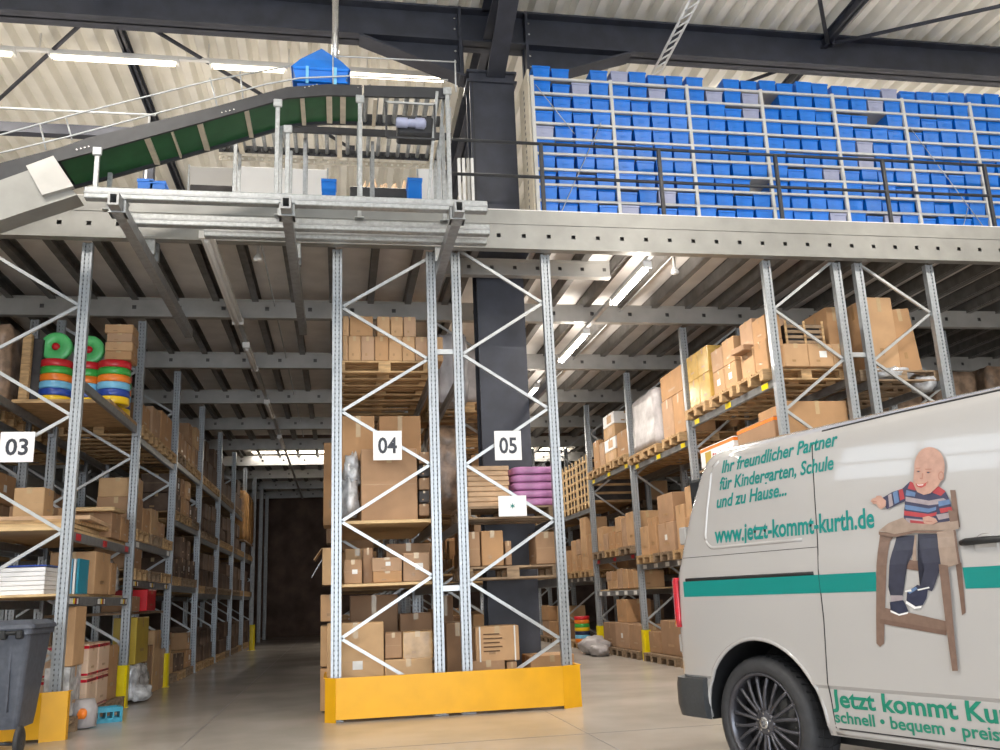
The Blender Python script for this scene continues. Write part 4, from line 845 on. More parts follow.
def bin_mesh(m, h):
    mb = MB(); w, d = .126, .25
    o0 = [(-w*.86, -d*.93), (w*.86, -d*.93), (w*.86, d*.93), (-w*.86, d*.93)]; o1 = [(-w*.97, -d), (w*.97, -d), (w*.97, d), (-w*.97, d)]; i0 = [(x*.9, y*.95) for x, y in o0]; i1 = [(x*.92, y*.96) for x, y in o1]
    vs = [(x, y, 0) for x, y in o0]+[(x, y, h) for x, y in o1]+[(x, y, h) for x, y in i1]+[(x, y, .01) for x, y in i0]
    fs = [(3, 2, 1, 0), (12, 13, 14, 15)]
    for a in (0, 4, 8):
        for k in range(4): fs.append((a+k, a+(k+1) % 4, a+4+(k+1) % 4, a+4+k))
    mb.add(vs, fs, m); mb.box(-w, -d-.006, h-.03, w, -d+.004, h-.008, m)
    mb.box(-.045, -d*.965-.002, h*.45, .045, -d*.965+.004, h*.62, m); return mb.mesh('storage_bin')
BM = [bin_mesh('blue', .212), bin_mesh('blue', .185), bin_mesh('greybin', .20)]
RN = random.Random(3)
for l in range(NL):
    z = ZR0-l*ST
    n = 0
    for k in range(7):
        for j in range(4):
            n += 1
            if BX[k]+j*.27 > 9.75: continue
            r = RN.random()
            if l == 0 and r < .05: continue
            if r < .018: continue
            me = BM[2] if r > .94 else (BM[1] if (r > .80 or (l == 0 and r > .5)) else BM[0])
            o = bpy.data.objects.new('storage_bin', me); COL.objects.link(o)
            o.location = (BX[k]+.147+j*.27, BY+.285+RN.uniform(-.02, .03), z-.003); o.rotation_euler.z = RN.uniform(-.02, .02)
            where = ('row on top' if l == 0 else ORD[l-1]+' row under the top rail')
            tag(o, '%s plastic bin, %s, %s along' % ('grey-lilac' if me is BM[2] else 'blue', where, ORD[n-1] if n <= len(ORD) else str(n)), 'storage bin', 'bins on the mezzanine shelving')
# handrail
HP = [2.53, 4.12, 5.77, 7.36, 8.94, 10.5, 12.1]; e = empty('handrail', (HP[0], 10.3, 5.84)); tag(e, 'dark steel handrail along the mezzanine edge before the blue bins', 'handrail')
for x in HP: mb = MB(); mb.cbox(x-HP[0]-.025, -.02, 0, x-HP[0]+.025, .02, 6.84-5.84, .005, 'rail'); mb.box(x-HP[0]-.06, -.05, 0, x-HP[0]+.06, .05, .01, 'rail'); mb.build('post', e)
for z in (6.84, 6.37): mb = MB(); mb.tube([(1.38-HP[0], 0, z-5.84), (12.5-HP[0], 0, z-5.84)], .021, 'rail', 10); mb.build('rail', e)
# hanging carrier beams and rails in front of the edge
for X, ya, yb, lb in ((-2.13, 8.4, 12.9, 'steel carrier beam under the conveyor near sign 03 aisle, leftmost'), (-.53, 8.35, 12.7, 'steel carrier beam under the conveyor over the aisle before rack 04'), (1.17, 8.3, 10.95, 'steel carrier beam under the conveyor between racks 04 and 05')):
    e = empty('carrier_beam', (X, ya, 4.95)); tag(e, lb, 'beam', 'carrier beams under the conveyor')
    mb = MB(); mb.box(-.05, 0, 0, .05, yb-ya, .02, 'galv2'); mb.box(-.05, 0, .11, .05, yb-ya, .13, 'galv2'); mb.box(-.05, 0, .02, -.03, yb-ya, .11, 'galv2'); mb.box(.03, 0, .02, .05, yb-ya, .11, 'galv2'); mb.build('profile', e)
    for y in (10.02, 10.25): mb = MB(); mb.box(-.07, y-ya-.03, .13, .07, y-ya+.03, .35, 'galv'); mb.build('clamp', e)
    mb = MB(); mb.box(-.08, .15, .13, .08, .32, .135, 'galv'); mb.box(-.08, .15, -.01, .08, .32, 0, 'galv'); mb.box(-.075, .17, -.01, -.055, .3, .135, 'galv'); mb.box(.055, .17, -.01, .075, .3, .135, 'galv'); mb.build('clamp', e)
for y, xa, xb, lb in ((8.6, -2.44, 1.50, 'front'), (9.2, -2.2, 1.62, 'middle'), (9.47, onY(205, 230, 9.5)[0], 1.63, 'back')):
    mb = MB(); mb.cbox(xa, y-.05, 5.082, xb, y+.05, 5.20, .008, 'galv'); mb.box(xa, y-.055, 5.13, xb, y-.05, 5.15, 'galv2'); tag(mb.build('support_rail'), '%s long galvanised rail carrying the conveyor legs' % lb, 'rail', 'rails under the conveyor')
CY = 8.62; CW2 = .62
def C(px, py, Y=CY): return onY(px, py, Y)
e = empty('belt_conveyor', (0, CY, 5.2)); tag(e, 'rising belt conveyor with green side plates on the mezzanine edge', 'conveyor')
def cpoly(px, m, name, y0, y1, par=e):
    pts = [C(*p) for p in px]; n = len(pts); mb = MB()
    vs = [(x, y0-CY, z-5.2) for x, z in pts]+[(x, y1-CY, z-5.2) for x, z in pts]
    fs = [tuple(range(n)), tuple(range(2*n-1, n-1, -1))]+[(k, n+k, n+(k+1) % n, (k+1) % n) for k in range(n)]
    mb.add(vs, fs, m); return mb.build(name, par)
topA = [(-90, 190), (0, 163), (58, 148), (87, 138), (213, 107), (287, 87), (328, 84), (362, 85)]; topB = [(362, 96), (328, 95), (287, 98), (213, 119), (93, 152), (58, 161), (0, 182), (-90, 212)]
for (ya, yb) in ((CY, CY+.03), (CY+CW2-.03, CY+CW2)): cpoly(topA+topB, 'rail', 'top_rail', ya, yb)
BOT = [(-90, 212), (0, 182), (58, 161), (93, 152), (213, 119), (287, 98), (328, 95), (362, 96)]
def under(pts, m, name, dz0, dz1, y0, y1):
    P = [C(*p) for p in pts]; n = len(P); mb = MB()
    vs = [(x, y0, z-5.2+dz0) for x, z in P]+[(x, y1, z-5.2+dz0) for x, z in P]+[(x, y0, z-5.2+dz1) for x, z in P]+[(x, y1, z-5.2+dz1) for x, z in P]
    fs = []
    for i in range(n-1): fs += [(i, i+1, n+i+1, n+i), (2*n+i, 3*n+i, 3*n+i+1, 2*n+i+1), (i, 2*n+i, 2*n+i+1, i+1), (n+i, n+i+1, 3*n+i+1, 3*n+i)]
    fs += [(0, n, 3*n, 2*n), (n-1, 3*n-1, 4*n-1, 2*n-1)]
    mb.add(vs, fs, m); return mb.build(name, e)
under(BOT[2:], 'belt', 'belt_underside', .035, .05, .03, CW2-.03)
under([(x, y-9) for x, y in BOT], 'black', 'belt', -.01, .01, .04, CW2-.04)
def bot_z(px):
    for i in range(len(BOT)-1):
        if BOT[i][0] <= px <= BOT[i+1][0]: t = (px-BOT[i][0])/(BOT[i+1][0]-BOT[i][0]); return BOT[i][1]+(BOT[i+1][1]-BOT[i][1])*t
for a, w_ in ((146, .055), (171, .02), (199, .055), (246, .045), (302, .045), (329, .06), (343, .06)):
    X0, z0 = C(a, bot_z(a)); mb = MB(); mb.box(X0-w_/2, .03, z0-5.2+.002, X0+w_/2, CW2-.03, z0-5.2+.034, 'cream'); mb.build('cross_rib', e)
for px_, t, b_ in ((98, 150, 192), (278, 102, 194), (288, 128, 194), (360, 98, 196), (447, 90, 196)):
    for yy in ((CY, CY+.5)):
        X0, z1 = C(px_, t); mb = MB(); mb.cbox(X0-.022, yy-CY-.02, 0.003, X0+.022, yy-CY+.02, z1-5.2, .004, 'galv'); mb.box(X0-.05, yy-CY-.04, 0.003, X0+.05, yy-CY+.04, .015, 'galv'); mb.build('leg', e)
    mb = MB(); mb.cbox(X0-.045, -.035, z1-5.2-.07, X0+.045, -.005, z1-5.2+.02, .008, 'galv'); mb.build('bracket', e)
def rodc(pts, r, name, Y, m='brace', par=e):
    mb = MB(); mb.tube([(C(*p, Y)[0], Y-CY, C(*p, Y)[1]-5.2) for p in pts], r, m, 6); return mb.build(name, par)
for Y in (CY-.02, CY+CW2+.02):
    rodc([(-60, 170), (0, 153), (67, 137), (267, 84), (300, 78), (350, 76), (448, 80)], .009, 'guide_rail', Y)
rodc([(-60, 155), (0, 135), (80, 113), (213, 80), (290, 66)], .009, 'guide_rail', CY)
for a, b_ in (((210, 78), (217, 106)), ((66, 118), (72, 140)), ((240, 72), (243, 98)), ((40, 124), (46, 150)), ((333, 52), (333, 84)), ((455, 60), (456, 92))): rodc([a, b_], .008, 'guide_post', CY)
rodc([(333, 56), (455, 62)], .008, 'guide_rail', CY)
for k, a in enumerate(((77, 150), (222, 113), (305, 88), (358, 88))):    # bolt groups and clips
    mb = MB()
    for i in range(4): X0, z0 = C(a[0]+i*4, a[1]-i); mb.lathe([(.008, 0), (.008, .012)], 'silver', 6, T=Matrix.Translation((X0, -.0, z0-5.2)) @ Matrix.Rotation(math.radians(90), 4, 'X'), smooth=False)
    mb.build('bolt_row', e)
# sheet metal chute at the lower end
cpoly([(-40, 205), (0, 182), (28, 172), (44, 164), (78, 196), (66, 200), (20, 215), (-40, 236)], 'edge', 'chute', CY-.03, CY+.22)
cpoly([(29, 170), (56, 160), (76, 190), (45, 199)], 'zinc', 'chute_box', CY-.09, CY-.03)
# level roller part at the right end
e2 = empty('roller_conveyor', (C(362, 90)[0], CY, 5.2)); tag(e2, 'short level roller conveyor joining the green belt conveyor', 'conveyor'); ox = e2.location.x
def cp2(px, m, name, y0, y1):
    o = cpoly(px, m, name, y0, y1, e2)
    for v in o.data.vertices: v.co.x -= ox
for (ya, yb) in ((CY, CY+.03), (CY+CW2-.03, CY+CW2)): cp2([(364, 85), (450, 88), (450, 98), (364, 96)], 'rail', 'side_rail', ya, yb)
X0, z0 = C(366, 92); X1, _ = C(448, 92)
for i in range(9):
    x = X0+(X1-X0)*i/8-ox; mb = MB(); mb.lathe([(.025, .03), (.028, .04), (.028, CW2-.04), (.025, CW2-.03)], 'galv', 10, T=Matrix.Translation((x, 0, z0-5.2)) @ Matrix.Rotation(math.radians(-90), 4, 'X')); mb.build('roller', e2)
for i in range(3):
    x = X0+.1+(X1-X0)*i/2.3-ox; mb = MB(); mb.box(x-.02, .03, z0-5.2-.07, x+.02, CW2-.03, z0-5.2-.04, 'cream'); mb.build('cross_rib', e2)
X0, z0 = C(398, 131); X1, z1 = C(434, 114); mb = MB(); mb.cbox(X0-ox, .05, z0-5.2, X1-ox, .30, z1-5.2, .02, 'rail'); mb.build('motor_frame', e2)
mb = MB(); T = Matrix.Translation((X0-ox-.02, .02, (z0+z1)/2-5.2)) @ Matrix.Rotation(math.radians(90), 4, 'Y'); mb.lathe([(.04, 0), (.055, .01), (.055, .12), (.04, .13), (.045, .14), (.045, .20), (.06, .21), (.06, .30), (.03, .32)], 'greybin', 16, T=T); mb.build('motor', e2)
mb = MB(); xa, za = C(386, 103); xb, zb_ = C(434, 103); _, zc = C(386, 138)
for (x_, ) in ((xa,), (xb,)): mb.box(x_-ox-.01, -.03, zc-5.2, x_-ox+.01, -.01, za-5.2, 'rail')
mb.box(xa-ox, -.03, za-5.2-.01, xb-ox, -.01, za-5.2+.01, 'brace'); mb.box(xa-ox, -.03, zc-5.2-.01, xb-ox, -.01, zc-5.2+.01, 'rail'); mb.build('motor_cage', e2)
for i, px_ in enumerate((437, 444, 452)):
    X0, z1 = C(px_, 92+i*3); X1, _ = C(px_-9+i*3, 196); mb = MB(); mb.bar((X0-ox, .0+.1*i, z1-5.2), (X1-ox, .0+.1*i, 0.004), .03, .03, 'galv'); mb.build('leg', e2)
# second, level conveyor behind
Y2 = 9.95; WD = .56; e3 = empty('roller_conveyor', (onY(205, 150, Y2)[0], Y2, 5.84)); tag(e3, 'long dark roller conveyor on the mezzanine behind the green one', 'conveyor'); ox3 = e3.location.x
XA, _ = onY(212, 140, Y2); XB, _ = onY(452, 150, Y2); zb3 = onY(320, 133, Y2)[1]-5.84
for yy in (0, WD): mb = MB(); mb.box(XA-ox3, yy, zb3, XB-ox3, yy+.03, zb3+.085, 'rail'); mb.build('side_rail', e3)
n = int((XB-XA)/.125)
for i in range(n):
    x = XA-ox3+.06+i*.125; mb = MB(); mb.lathe([(.024, 0), (.024, WD-.03)], 'galv', 8, T=Matrix.Translation((x, .03, zb3+.04)) @ Matrix.Rotation(math.radians(-90), 4, 'X')); mb.build('roller', e3)
for i in range(n):
    x = XA-ox3+.12+i*.125; mb = MB(); mb.box(x-.02, WD-.09, zb3-.02, x+.02, WD-.04, zb3+.02, 'black'); mb.build('drive_wheel', e3)
mb = MB(); holed(mb, XA-ox3, XB-ox3, WD+.05, zb3-.10, zb3-.03, .08, .03, 'cream'); mb.build('perforated_channel', e3)
for f in (.10, .52, .93):
    x = XA-ox3+(XB-XA)*f; mb = MB(); mb.box(x-.03, .03, zb3-.03, x+.03, WD, zb3, 'cream'); mb.build('cross_rib', e3)
for i in range(4):
    x = XA-ox3+.25+i*(XB-XA-.4)/3
    for yy in (.14, WD): mb = MB(); mb.box(x-.02, yy, 0, x+.02, yy+.04, zb3, 'galv'); mb.build('leg', e3)
# things behind it
def wcab(px0, py0, px1, Y, lb, m='white', z0=5.82, name='white_panel', cat='panel'):
    X0, z1 = onY(px0, py0, Y); X1, _ = onY(px1, py0, Y); mb = MB(); mb.cbox(X0, Y, z0, X1, Y+.05, z1, .006, m); mb.box(X0-.02, Y-.01, z0, X0, Y+.06, z1+.02, 'galv'); mb.box(X1, Y-.01, z0, X1+.02, Y+.06, z1+.02, 'galv'); return tag(mb.build(name), lb, cat)
wcab(236, 166, 327, 11.9, 'pale board panel standing behind the dark roller conveyor'); wcab(418, 168, 444, 11.9, 'narrow pale panel at the end of the dark roller conveyor')
wcab(190, 166, 233, 12.4, 'pale panel half hidden where the two conveyors cross', m='wallc')
for i, px_ in enumerate((459, 463.5, 468, 472)):
    X0, z1 = onY(px_, 158, 11.0); mb = MB(); mb.box(X0-.018, 11.0, 5.82, X0+.018, 11.05, z1, 'white' if i != 2 else 'zinc'); tag(mb.build('frame_post'), 'slim upright %s from the left beside the dark column on the mezzanine' % ORD[i], 'post', 'slim uprights by the column')
for i, (px_, py_, s_) in enumerate(((148, 182, .3), (329, 182, .3), (414, 181, .3), (160, 184, .28))):
    X0, z1 = onY(px_, py_, 11.3); mb = MB(); mb.prism([(-.09, -.15), (.09, -.15), (.09, .15), (-.09, .15)], 0, max(.2, z1-5.85), 'blue'); mb.box(-.10, -.16, max(.2, z1-5.85)-.04, .10, .16, max(.2, z1-5.85), 'blue'); tag(mb.build('storage_bin', loc=(X0, 11.3, 5.82)), 'blue bin standing on the mezzanine floor under the conveyors, %s from left' % ['first', 'third', 'last', 'second'][i], 'storage bin')
mb = MB(); X0, z1 = onY(190, 184, 11.0); X1, _ = onY(232, 184, 11.0); mb.cbox(X0, 11.0, 5.82, X1, 11.4, z1, .01, 'dark'); tag(mb.build('dark_cabinet'), 'low dark cabinet beneath the rising conveyor', 'cabinet')
for i, (a, b_) in enumerate((((350, 192), (410, 186)),)): 
    X0, z1 = onY(a[0], 186, 11.6); X1, _ = onY(b_[0], 186, 11.6); mb = MB(); mb.cbox(X0, 11.6, 5.82, X1, 12.0, z1, .01, 'rail'); tag(mb.build('dark_cabinet'), 'low dark cabinet beneath the roller conveyor motor', 'cabinet')
mb = MB(); X0, z1 = onY(355, 170, 13.5); X1, _ = onY(410, 170, 13.5)
for i in range(5): lump(mb, (X0+.1+(X1-X0-.2)*i/4, 13.5, 5.80+(z1-5.82)*.41), (.16, .3, (z1-5.82)*.5), 'woodd', .3, 60+i)
tag(mb.build('plastic_bundle'), 'row of pale bagged goods behind the roller conveyor', 'plastic bundle')
# dark beam and thin rail in the upper left distance
mb = MB(); xa, za = onY(-40, 122, 13.8); xb, _ = onY(156, 120, 13.8); mb.box(xa, 13.8, za-.12, xb, 13.95, za+.05, 'steel'); mb.box(xa, 13.8, 5.8, xa+.15, 13.95, za, 'steel'); mb.box(xb-.15, 13.8, 5.8, xb, 13.95, za, 'steel'); tag(mb.build('portal_frame'), 'dark portal frame on the mezzanine behind the rising conveyor', 'frame')
mb = MB(); xa, za = onY(-40, 106, 13.6); xb, zc = onY(156, 115, 13.6); mb.tube([(xa, 13.6, za), (xb, 13.6, zc)], .02, 'brace', 6); mb.tube([(xa+.1, 13.6, za), (xa+.1, 13.6, 5.8)], .02, 'brace', 6); mb.tube([(xb-.1, 13.6, zc), (xb-.1, 13.6, 5.8)], .02, 'brace', 6); tag(mb.build('pipe_rail'), 'thin bright pipe rail above the dark portal frame', 'rail')
# blue tub on the conveyor
X0, z0 = C(296, 87, CY+.03); X1, _ = C(345, 87, CY+.03); _, zp = C(320, 48, CY+.3); _, zs = C(320, 68, CY+.03); cx = (X0+X1)/2; w0 = (X1-X0)/2; z0 += .02
e = empty('blue_tub', (cx, CY+.31, z0)); tag(e, 'blue plastic tub with a peaked blue bag riding on the conveyor', 'tub')
h1 = zs-z0; mb = MB(); vs = []; 
for (f, z) in ((.92, 0), (1.15, h1)): vs += [(sx*w0*f, sy*.25*f, z) for sx, sy in ((-1, -1), (1, -1), (1, 1), (-1, 1))]
mb.add(vs, [(3, 2, 1, 0), (4, 5, 6, 7)]+[(k, (k+1) % 4, 4+(k+1) % 4, 4+k) for k in range(4)], 'blue')
for z in (.05, h1-.03): mb.box(-w0*1.1, -.29, z, w0*1.1, .29, z+.02, 'blue')
mb.build('body', e)
mb = MB(); vs = [(sx*w0*1.22, sy*.28, h1) for sx, sy in ((-1, -1), (1, -1), (1, 1), (-1, 1))]+[(sx*w0*.85, sy*.20, h1+(zp-zs)*.35) for sx, sy in ((-1, -1), (1, -1), (1, 1), (-1, 1))]+[(.0, 0, zp-z0)]
mb.add(vs, [(3, 2, 1, 0)]+[(k, (k+1) % 4, 4+(k+1) % 4, 4+k) for k in range(4)]+[(4+k, 4+(k+1) % 4, 8) for k in range(4)], 'blue'); mb.build('cover_bag', e)
for sx in (-.55, .6): mb = MB(); mb.box(sx*w0-.015, -.31, .02, sx*w0+.015, -.295, h1, 'lblue'); mb.build('clip', e)
# ================================================================== WHEELIE BIN
e = empty('wheelie_bin', (-3.02, 9.35, 0), rz=math.radians(0)); e.scale = (1.04, 1.04, 1.09); tag(e, 'dark grey wheelie bin on the floor at the left picture edge', 'wheelie bin')
mb = MB(); vs = []; rings = [(.12, .17, .22, .04), (.30, .19, .24, .03), (.95, .245, .31, 0), (.97, .245, .31, 0)]
def rrect(a, b_, r, n=4):
    out = []
    for cxx, cyy, s0 in ((a-r, b_-r, 0), (-a+r, b_-r, 90), (-a+r, -b_+r, 180), (a-r, -b_+r, 270)):
        for i in range(n+1): t = math.radians(s0+90*i/n); out.append((cxx+r*math.cos(t), cyy+r*math.sin(t)))
    return out
K = len(rrect(.2, .2, .05)); 
for z, a, b_, dy in [(.21, .20, .23, .0), (.3, .21, .25, 0), (.95, .265, .32, 0), (.955, .29, .345, 0), (1.0, .29, .345, 0)]: vs += [(x, y+dy, z) for x, y in rrect(a, b_, .05)]
fs = [tuple(range(K-1, -1, -1)), tuple(range(4*K, 5*K))]
for i in range(4):
    for k in range(K): fs.append((i*K+k, i*K+(k+1) % K, (i+1)*K+(k+1) % K, (i+1)*K+k))
mb.add(vs, fs, 'bin')
for x in (-.1, .02, .12): mb.box(x-.008, -.31, .35, x+.008, -.24, .93, 'bin')
mb.build('body', e)
mb = MB(); vs = []
for z, s in ((1.0, 1.02), (1.03, 1.0), (1.07, .8)): vs += [(x*s, y*s, z) for x, y in rrect(.30, .355, .06)]
fs = [tuple(range(K-1, -1, -1)), tuple(range(2*K, 3*K))]
for i in range(2):
    for k in range(K): fs.append((i*K+k, i*K+(k+1) % K, (i+1)*K+(k+1) % K, (i+1)*K+k))
mb.add(vs, fs, 'bin'); mb.build('lid', e)
for s in (-1, 1):
    mb = MB(); T = Matrix.Translation((.23*s-.025, -.26, .12)) @ Matrix.Rotation(math.radians(90), 4, 'Y'); mb.lathe([(.02, 0), (.07, .0), (.10, .005), (.12, .012), (.12, .04), (.10, .048), (.02, .05)], 'rubber', 24, T=T); mb.build('wheel', e)
mb = MB(); mb.tube([(-.26, -.26, .12), (.26, -.26, .10)], .012, 'rail', 8); mb.build('axle', e)
mb = MB(); mb.tube([(-.22, -.37, .97), (.22, -.37, .97)], .016, 'black', 8)
for s in (-.2, -.07, .07, .2): mb.cbox(s-.025, -.40, .92, s+.025, -.32, .99, .01, 'black')
mb.build('handle', e)
# ================================================================== VAN
U = Vector((.33920129, -.94071381, 0)); N = Vector((-.94071381, -.33920129, 0)); SD = 4.2; HW = 1.02; S0 = -2.35
vang = math.atan2(U.y, U.x)
VO = U*S0 - N*(SD+HW)
van = empty('delivery_van', (VO.x, VO.y, 0), rz=vang); tag(van, 'white delivery van with teal stripe and printed child on its side', 'van')
# side profile: height -> distance in from the widest plane, and rear end position
PZ = [.375, .43, .60, .625, .645, 1.0, 1.28, 1.35, 1.40, 1.47, 1.70, 1.95, 2.04, 2.08, 2.115, 2.145, 2.165]
PO = [.035, .012, .008, .012, .0, -.004, .0, .010, .022, .032, .062, .100, .118, .140, .185, .28, .45]
PR = [-4.92, -4.94, -4.97, -4.97, -4.99, -4.98, -4.96, -4.945, -4.935, -4.92, -4.85, -4.75, -4.70, -4.66, -4.60, -4.48, -4.25]
PF = [.12, .2, .24, .25, .25, .22, .12, .0, -.15, -.30, -.62, -.98, -1.12, -1.2, -1.3, -1.5, -1.8]
def interp(z, A):
    if z <= PZ[0]: return A[0]
    for i in range(len(PZ)-1):
        if z <= PZ[i+1]: t = (z-PZ[i])/(PZ[i+1]-PZ[i]); return A[i]+(A[i+1]-A[i])*t
    return A[-1]
def vloc(s, z, eps=0.): return Vector((s-S0, -(HW-interp(z, PO)+eps), z))       # on the camera-side flank (local)
def vpix(px, py):                                                                   # pixel -> (s, z) on that flank
    r = ray(px, py); d = SD; 
    for _ in range(6):
        t = -d/(r.x*N.x+r.y*N.y); z = r.z*t+H; d = SD+interp(z, PO)
    return ((r.x*U.x+r.y*U.y)*t, z)
def ring(i):
    w = HW-PO[i]; a = PR[i]-S0; b_ = PF[i]-S0; r = min(.085, w*.5); rf = min(.38, w*.6); out = []
    ns = 8
    for k in range(6): t = math.radians(180+90*k/5); out.append((a+r+r*math.cos(t), -w+r+r*math.sin(t)))         # rear corner, near side
    for k in range(1, ns): out.append((a+r+(b_-rf-a-r)*k/ns, -w))
    for k in range(6): t = math.radians(270+90*k/5); out.append((b_-rf+rf*math.cos(t), -w+rf+rf*math.sin(t)))
    return out + [(x, -y) for x, y in reversed(out)]
mb = MB(); vs = []; RGS = [ring(i) for i in range(len(PZ))]; K = len(RGS[0])
for i, rg in enumerate(RGS): vs += [(x, y, PZ[i]) for x, y in rg]
fs = [tuple(range(K-1, -1, -1)), tuple((len(PZ)-1)*K+k for k in range(K))]
for i in range(len(PZ)-1):
    for k in range(K): fs.append((i*K+k, i*K+(k+1) % K, (i+1)*K+(k+1) % K, (i+1)*K+k))
mb.add(vs, fs, 'van', True)
WC = [(-4.305, .388), (-1.04, .388)]
cut = MB()
for s, z in WC:
    for sg in (-1, 1):
        T = Matrix.Translation((s+.055-S0, sg*(HW+.1), z+.012)) @ Matrix.Rotation(math.radians(90*sg), 4, 'X'); cut.lathe([(.478, 0), (.478, .50)], 'black', 48, T=T, smooth=False)
tmp = mb.build('body'); tc_ = cut.build('cut')
# separate lathe shells are joined in one cutter; apply the boolean and keep the result
md = tmp.modifiers.new('b', 'BOOLEAN'); md.object = tc_; md.operation = 'DIFFERENCE'; md.solver = 'EXACT'
try: md.material_mode = 'TRANSFER'
except Exception: pass
dg = bpy.context.evaluated_depsgraph_get(); me = bpy.data.meshes.new_from_object(tmp.evaluated_get(dg)); me.name = 'body'
bpy.data.objects.remove(tmp); bpy.data.objects.remove(tc_)
body = bpy.data.objects.new('body', me); COL.objects.link(body); body.parent = van
me.polygons.foreach_set('use_smooth', [True]*len(me.polygons)); 
try: me.set_sharp_from_angle(angle=math.radians(24))
except Exception as ex: print('sharp', ex)
def vpart(mb, name, par=van): return mb.build(name, par)
def strip(pts, w, eps, m, name, par=van, depth=.0):
    """thin line lying on the flank: pts in (s,z)"""
    mb = MB(); P = []
    for i in range(len(pts)-1):
        a, b_ = pts[i], pts[i+1]; n = max(1, int(math.hypot(b_[0]-a[0], b_[1]-a[1])/.08))
        for k in range(n): P.append((a[0]+(b_[0]-a[0])*k/n, a[1]+(b_[1]-a[1])*k/n))
    P.append(pts[-1]); mb.tube([vloc(s, z, eps) for s, z in P], w, m, 6); return vpart(mb, name, par)
# decals follow the flank
def decal_mesh(bm, mats, eps, name, par):
    for z in PZ[1:-1]:
        bmesh.ops.bisect_plane(bm, geom=bm.verts[:]+bm.edges[:]+bm.faces[:], plane_co=(0, 0, z), plane_no=(0, 0, 1))
    for v in bm.verts: l = v.co.y; v.co = vloc(v.co.x, v.co.z, eps+l)
    me = bpy.data.meshes.new(name); bm.to_mesh(me); bm.free()
    for m in mats: me.materials.append(M[m])
    o = bpy.data.objects.new(name, me); COL.objects.link(o); o.parent = par; return o
def polys(lst, name, eps=.003, par=van):
    """lst of (points (s,z), material); later ones lie on top"""
    bm = bmesh.new(); mats = []
    for i, (pts, m) in enumerate(lst):
        if m not in mats: mats.append(m)
        vs = [bm.verts.new((s, i*.00022, z)) for s, z in pts]; f = bm.faces.new(vs); f.material_index = mats.index(m)
        bmesh.ops.triangulate(bm, faces=[f])
    return decal_mesh(bm, mats, eps, name, par)
sA, sB = -4.86, vpix(877, 580)[0]; sC = vpix(964, 575)[0]
polys([([(sA, 1.147), (sB, 1.147), (sB, 1.248), (sA, 1.248)], 'teal')], 'stripe'); polys([([(sC, 1.147), (-.55, 1.147), (-.55, 1.248), (sC, 1.248)], 'teal')], 'stripe')
def word(s, p0, p1, h, m, name, sub=None, shear=0., off=.01, eps=.0035):
    """text from pixel p0 to p1 along the flank (baseline); sub = the piece of s that spans p0..p1"""
    a = vpix(*p0); b_ = vpix(*p1); w = b_[0]-a[0]; ref = txt_mesh(sub or s, 1., off, shear); xs = [v.co.x for v in ref.vertices]; k = w/(max(xs)-min(xs)); x0 = min(xs); bpy.data.meshes.remove(ref)
    me = txt_mesh(s, 1., off, shear); bm = bmesh.new(); bm.from_mesh(me); bpy.data.meshes.remove(me)
    sl = (b_[1]-a[1])/w
    for v in bm.verts: xx = (v.co.x-x0)*k; v.co = Vector((a[0]+xx, 0, a[1]+sl*xx+v.co.y*h/.73))
    return decal_mesh(bm, [m], eps, name, van)
word('Ihr freundlicher Partner', (722, 473), (838, 445), .085, 'teal', 'lettering', shear=.18, off=.022)
word('für Kindergarten, Schule', (720, 490), (834, 469), .085, 'teal', 'lettering', shear=.18, off=.022)
word('und zu Hause...', (717, 508), (787, 495), .085, 'teal', 'lettering', shear=.18, off=.022)
word('www.jetzt-kommt-kurth.de', (715, 543), (875, 527), .112, 'teal', 'lettering', off=.024)
word('Jetzt kommt Kurth', (833, 706), (959, 719), .092, 'green_txt', 'lettering', sub='Jetzt kommt', off=.026)
word('schnell • bequem • preiswert', (836, 722), (957, 736), .062, 'green_txt', 'lettering', sub='schnell • bequem •', off=.02)
# panel seams, rails, pressed frames
SE = vpix(818, 560)[0]
strip([(SE-.03, 2.02), (SE, 1.36), (SE, 1.0), (SE-.03, .66), (SE-.02, .42)], .0035, 0, 'black', 'door_seam')
strip([(-2.02, 2.02), (-2.02, .42)], .0035, 0, 'black', 'door_seam')
strip([(-4.87, 1.405), (SE, 1.405)], .002, 0, 'black', 'panel_seam')
strip([(SE, .418), (-1.6, .418)], .004, 0, 'black', 'door_seam')
mb = MB(); mb.tube([vloc(-4.83+.05*k, 1.258, -.002) for k in range(int((SE+4.83)/.05)+1)], .012, 'black', 6); vpart(mb, 'slide_rail')
a = vpix(825, 428)[0]; strip([(a, 2.085), (a+.5, 2.098), (-1.3, 2.098)], .007, 0, 'black', 'roof_seam')
def pressed(s0, s1, z0, z1, r, name, lean=0., w_=.018):
    pts = []
    for cx_, cz_, a0 in ((s1-r, z0+r, -90), (s1-r, z1-r, 0), (s0+r, z1-r, 90), (s0+r, z0+r, 180)):
        for i in range(7): t = math.radians(a0+90*i/6); pts.append((cx_+r*math.cos(t)+lean*((cz_+r*math.sin(t))-z0), cz_+r*math.sin(t)))
    pts.append(pts[0]); return strip(pts, w_, -.006, 'van', name)
strip([(SE-.12, 1.455), (-4.56, 1.455)]+[(-4.56-.09*math.sin(math.radians(15*i)), 1.545-.09*math.cos(math.radians(15*i))) for i in range(1, 7)]+[(-4.635, 1.7), (-4.60, 1.95), (-4.58, 2.0), (-4.53, 2.03)], .012, -.003, 'van', 'pressed_frame')
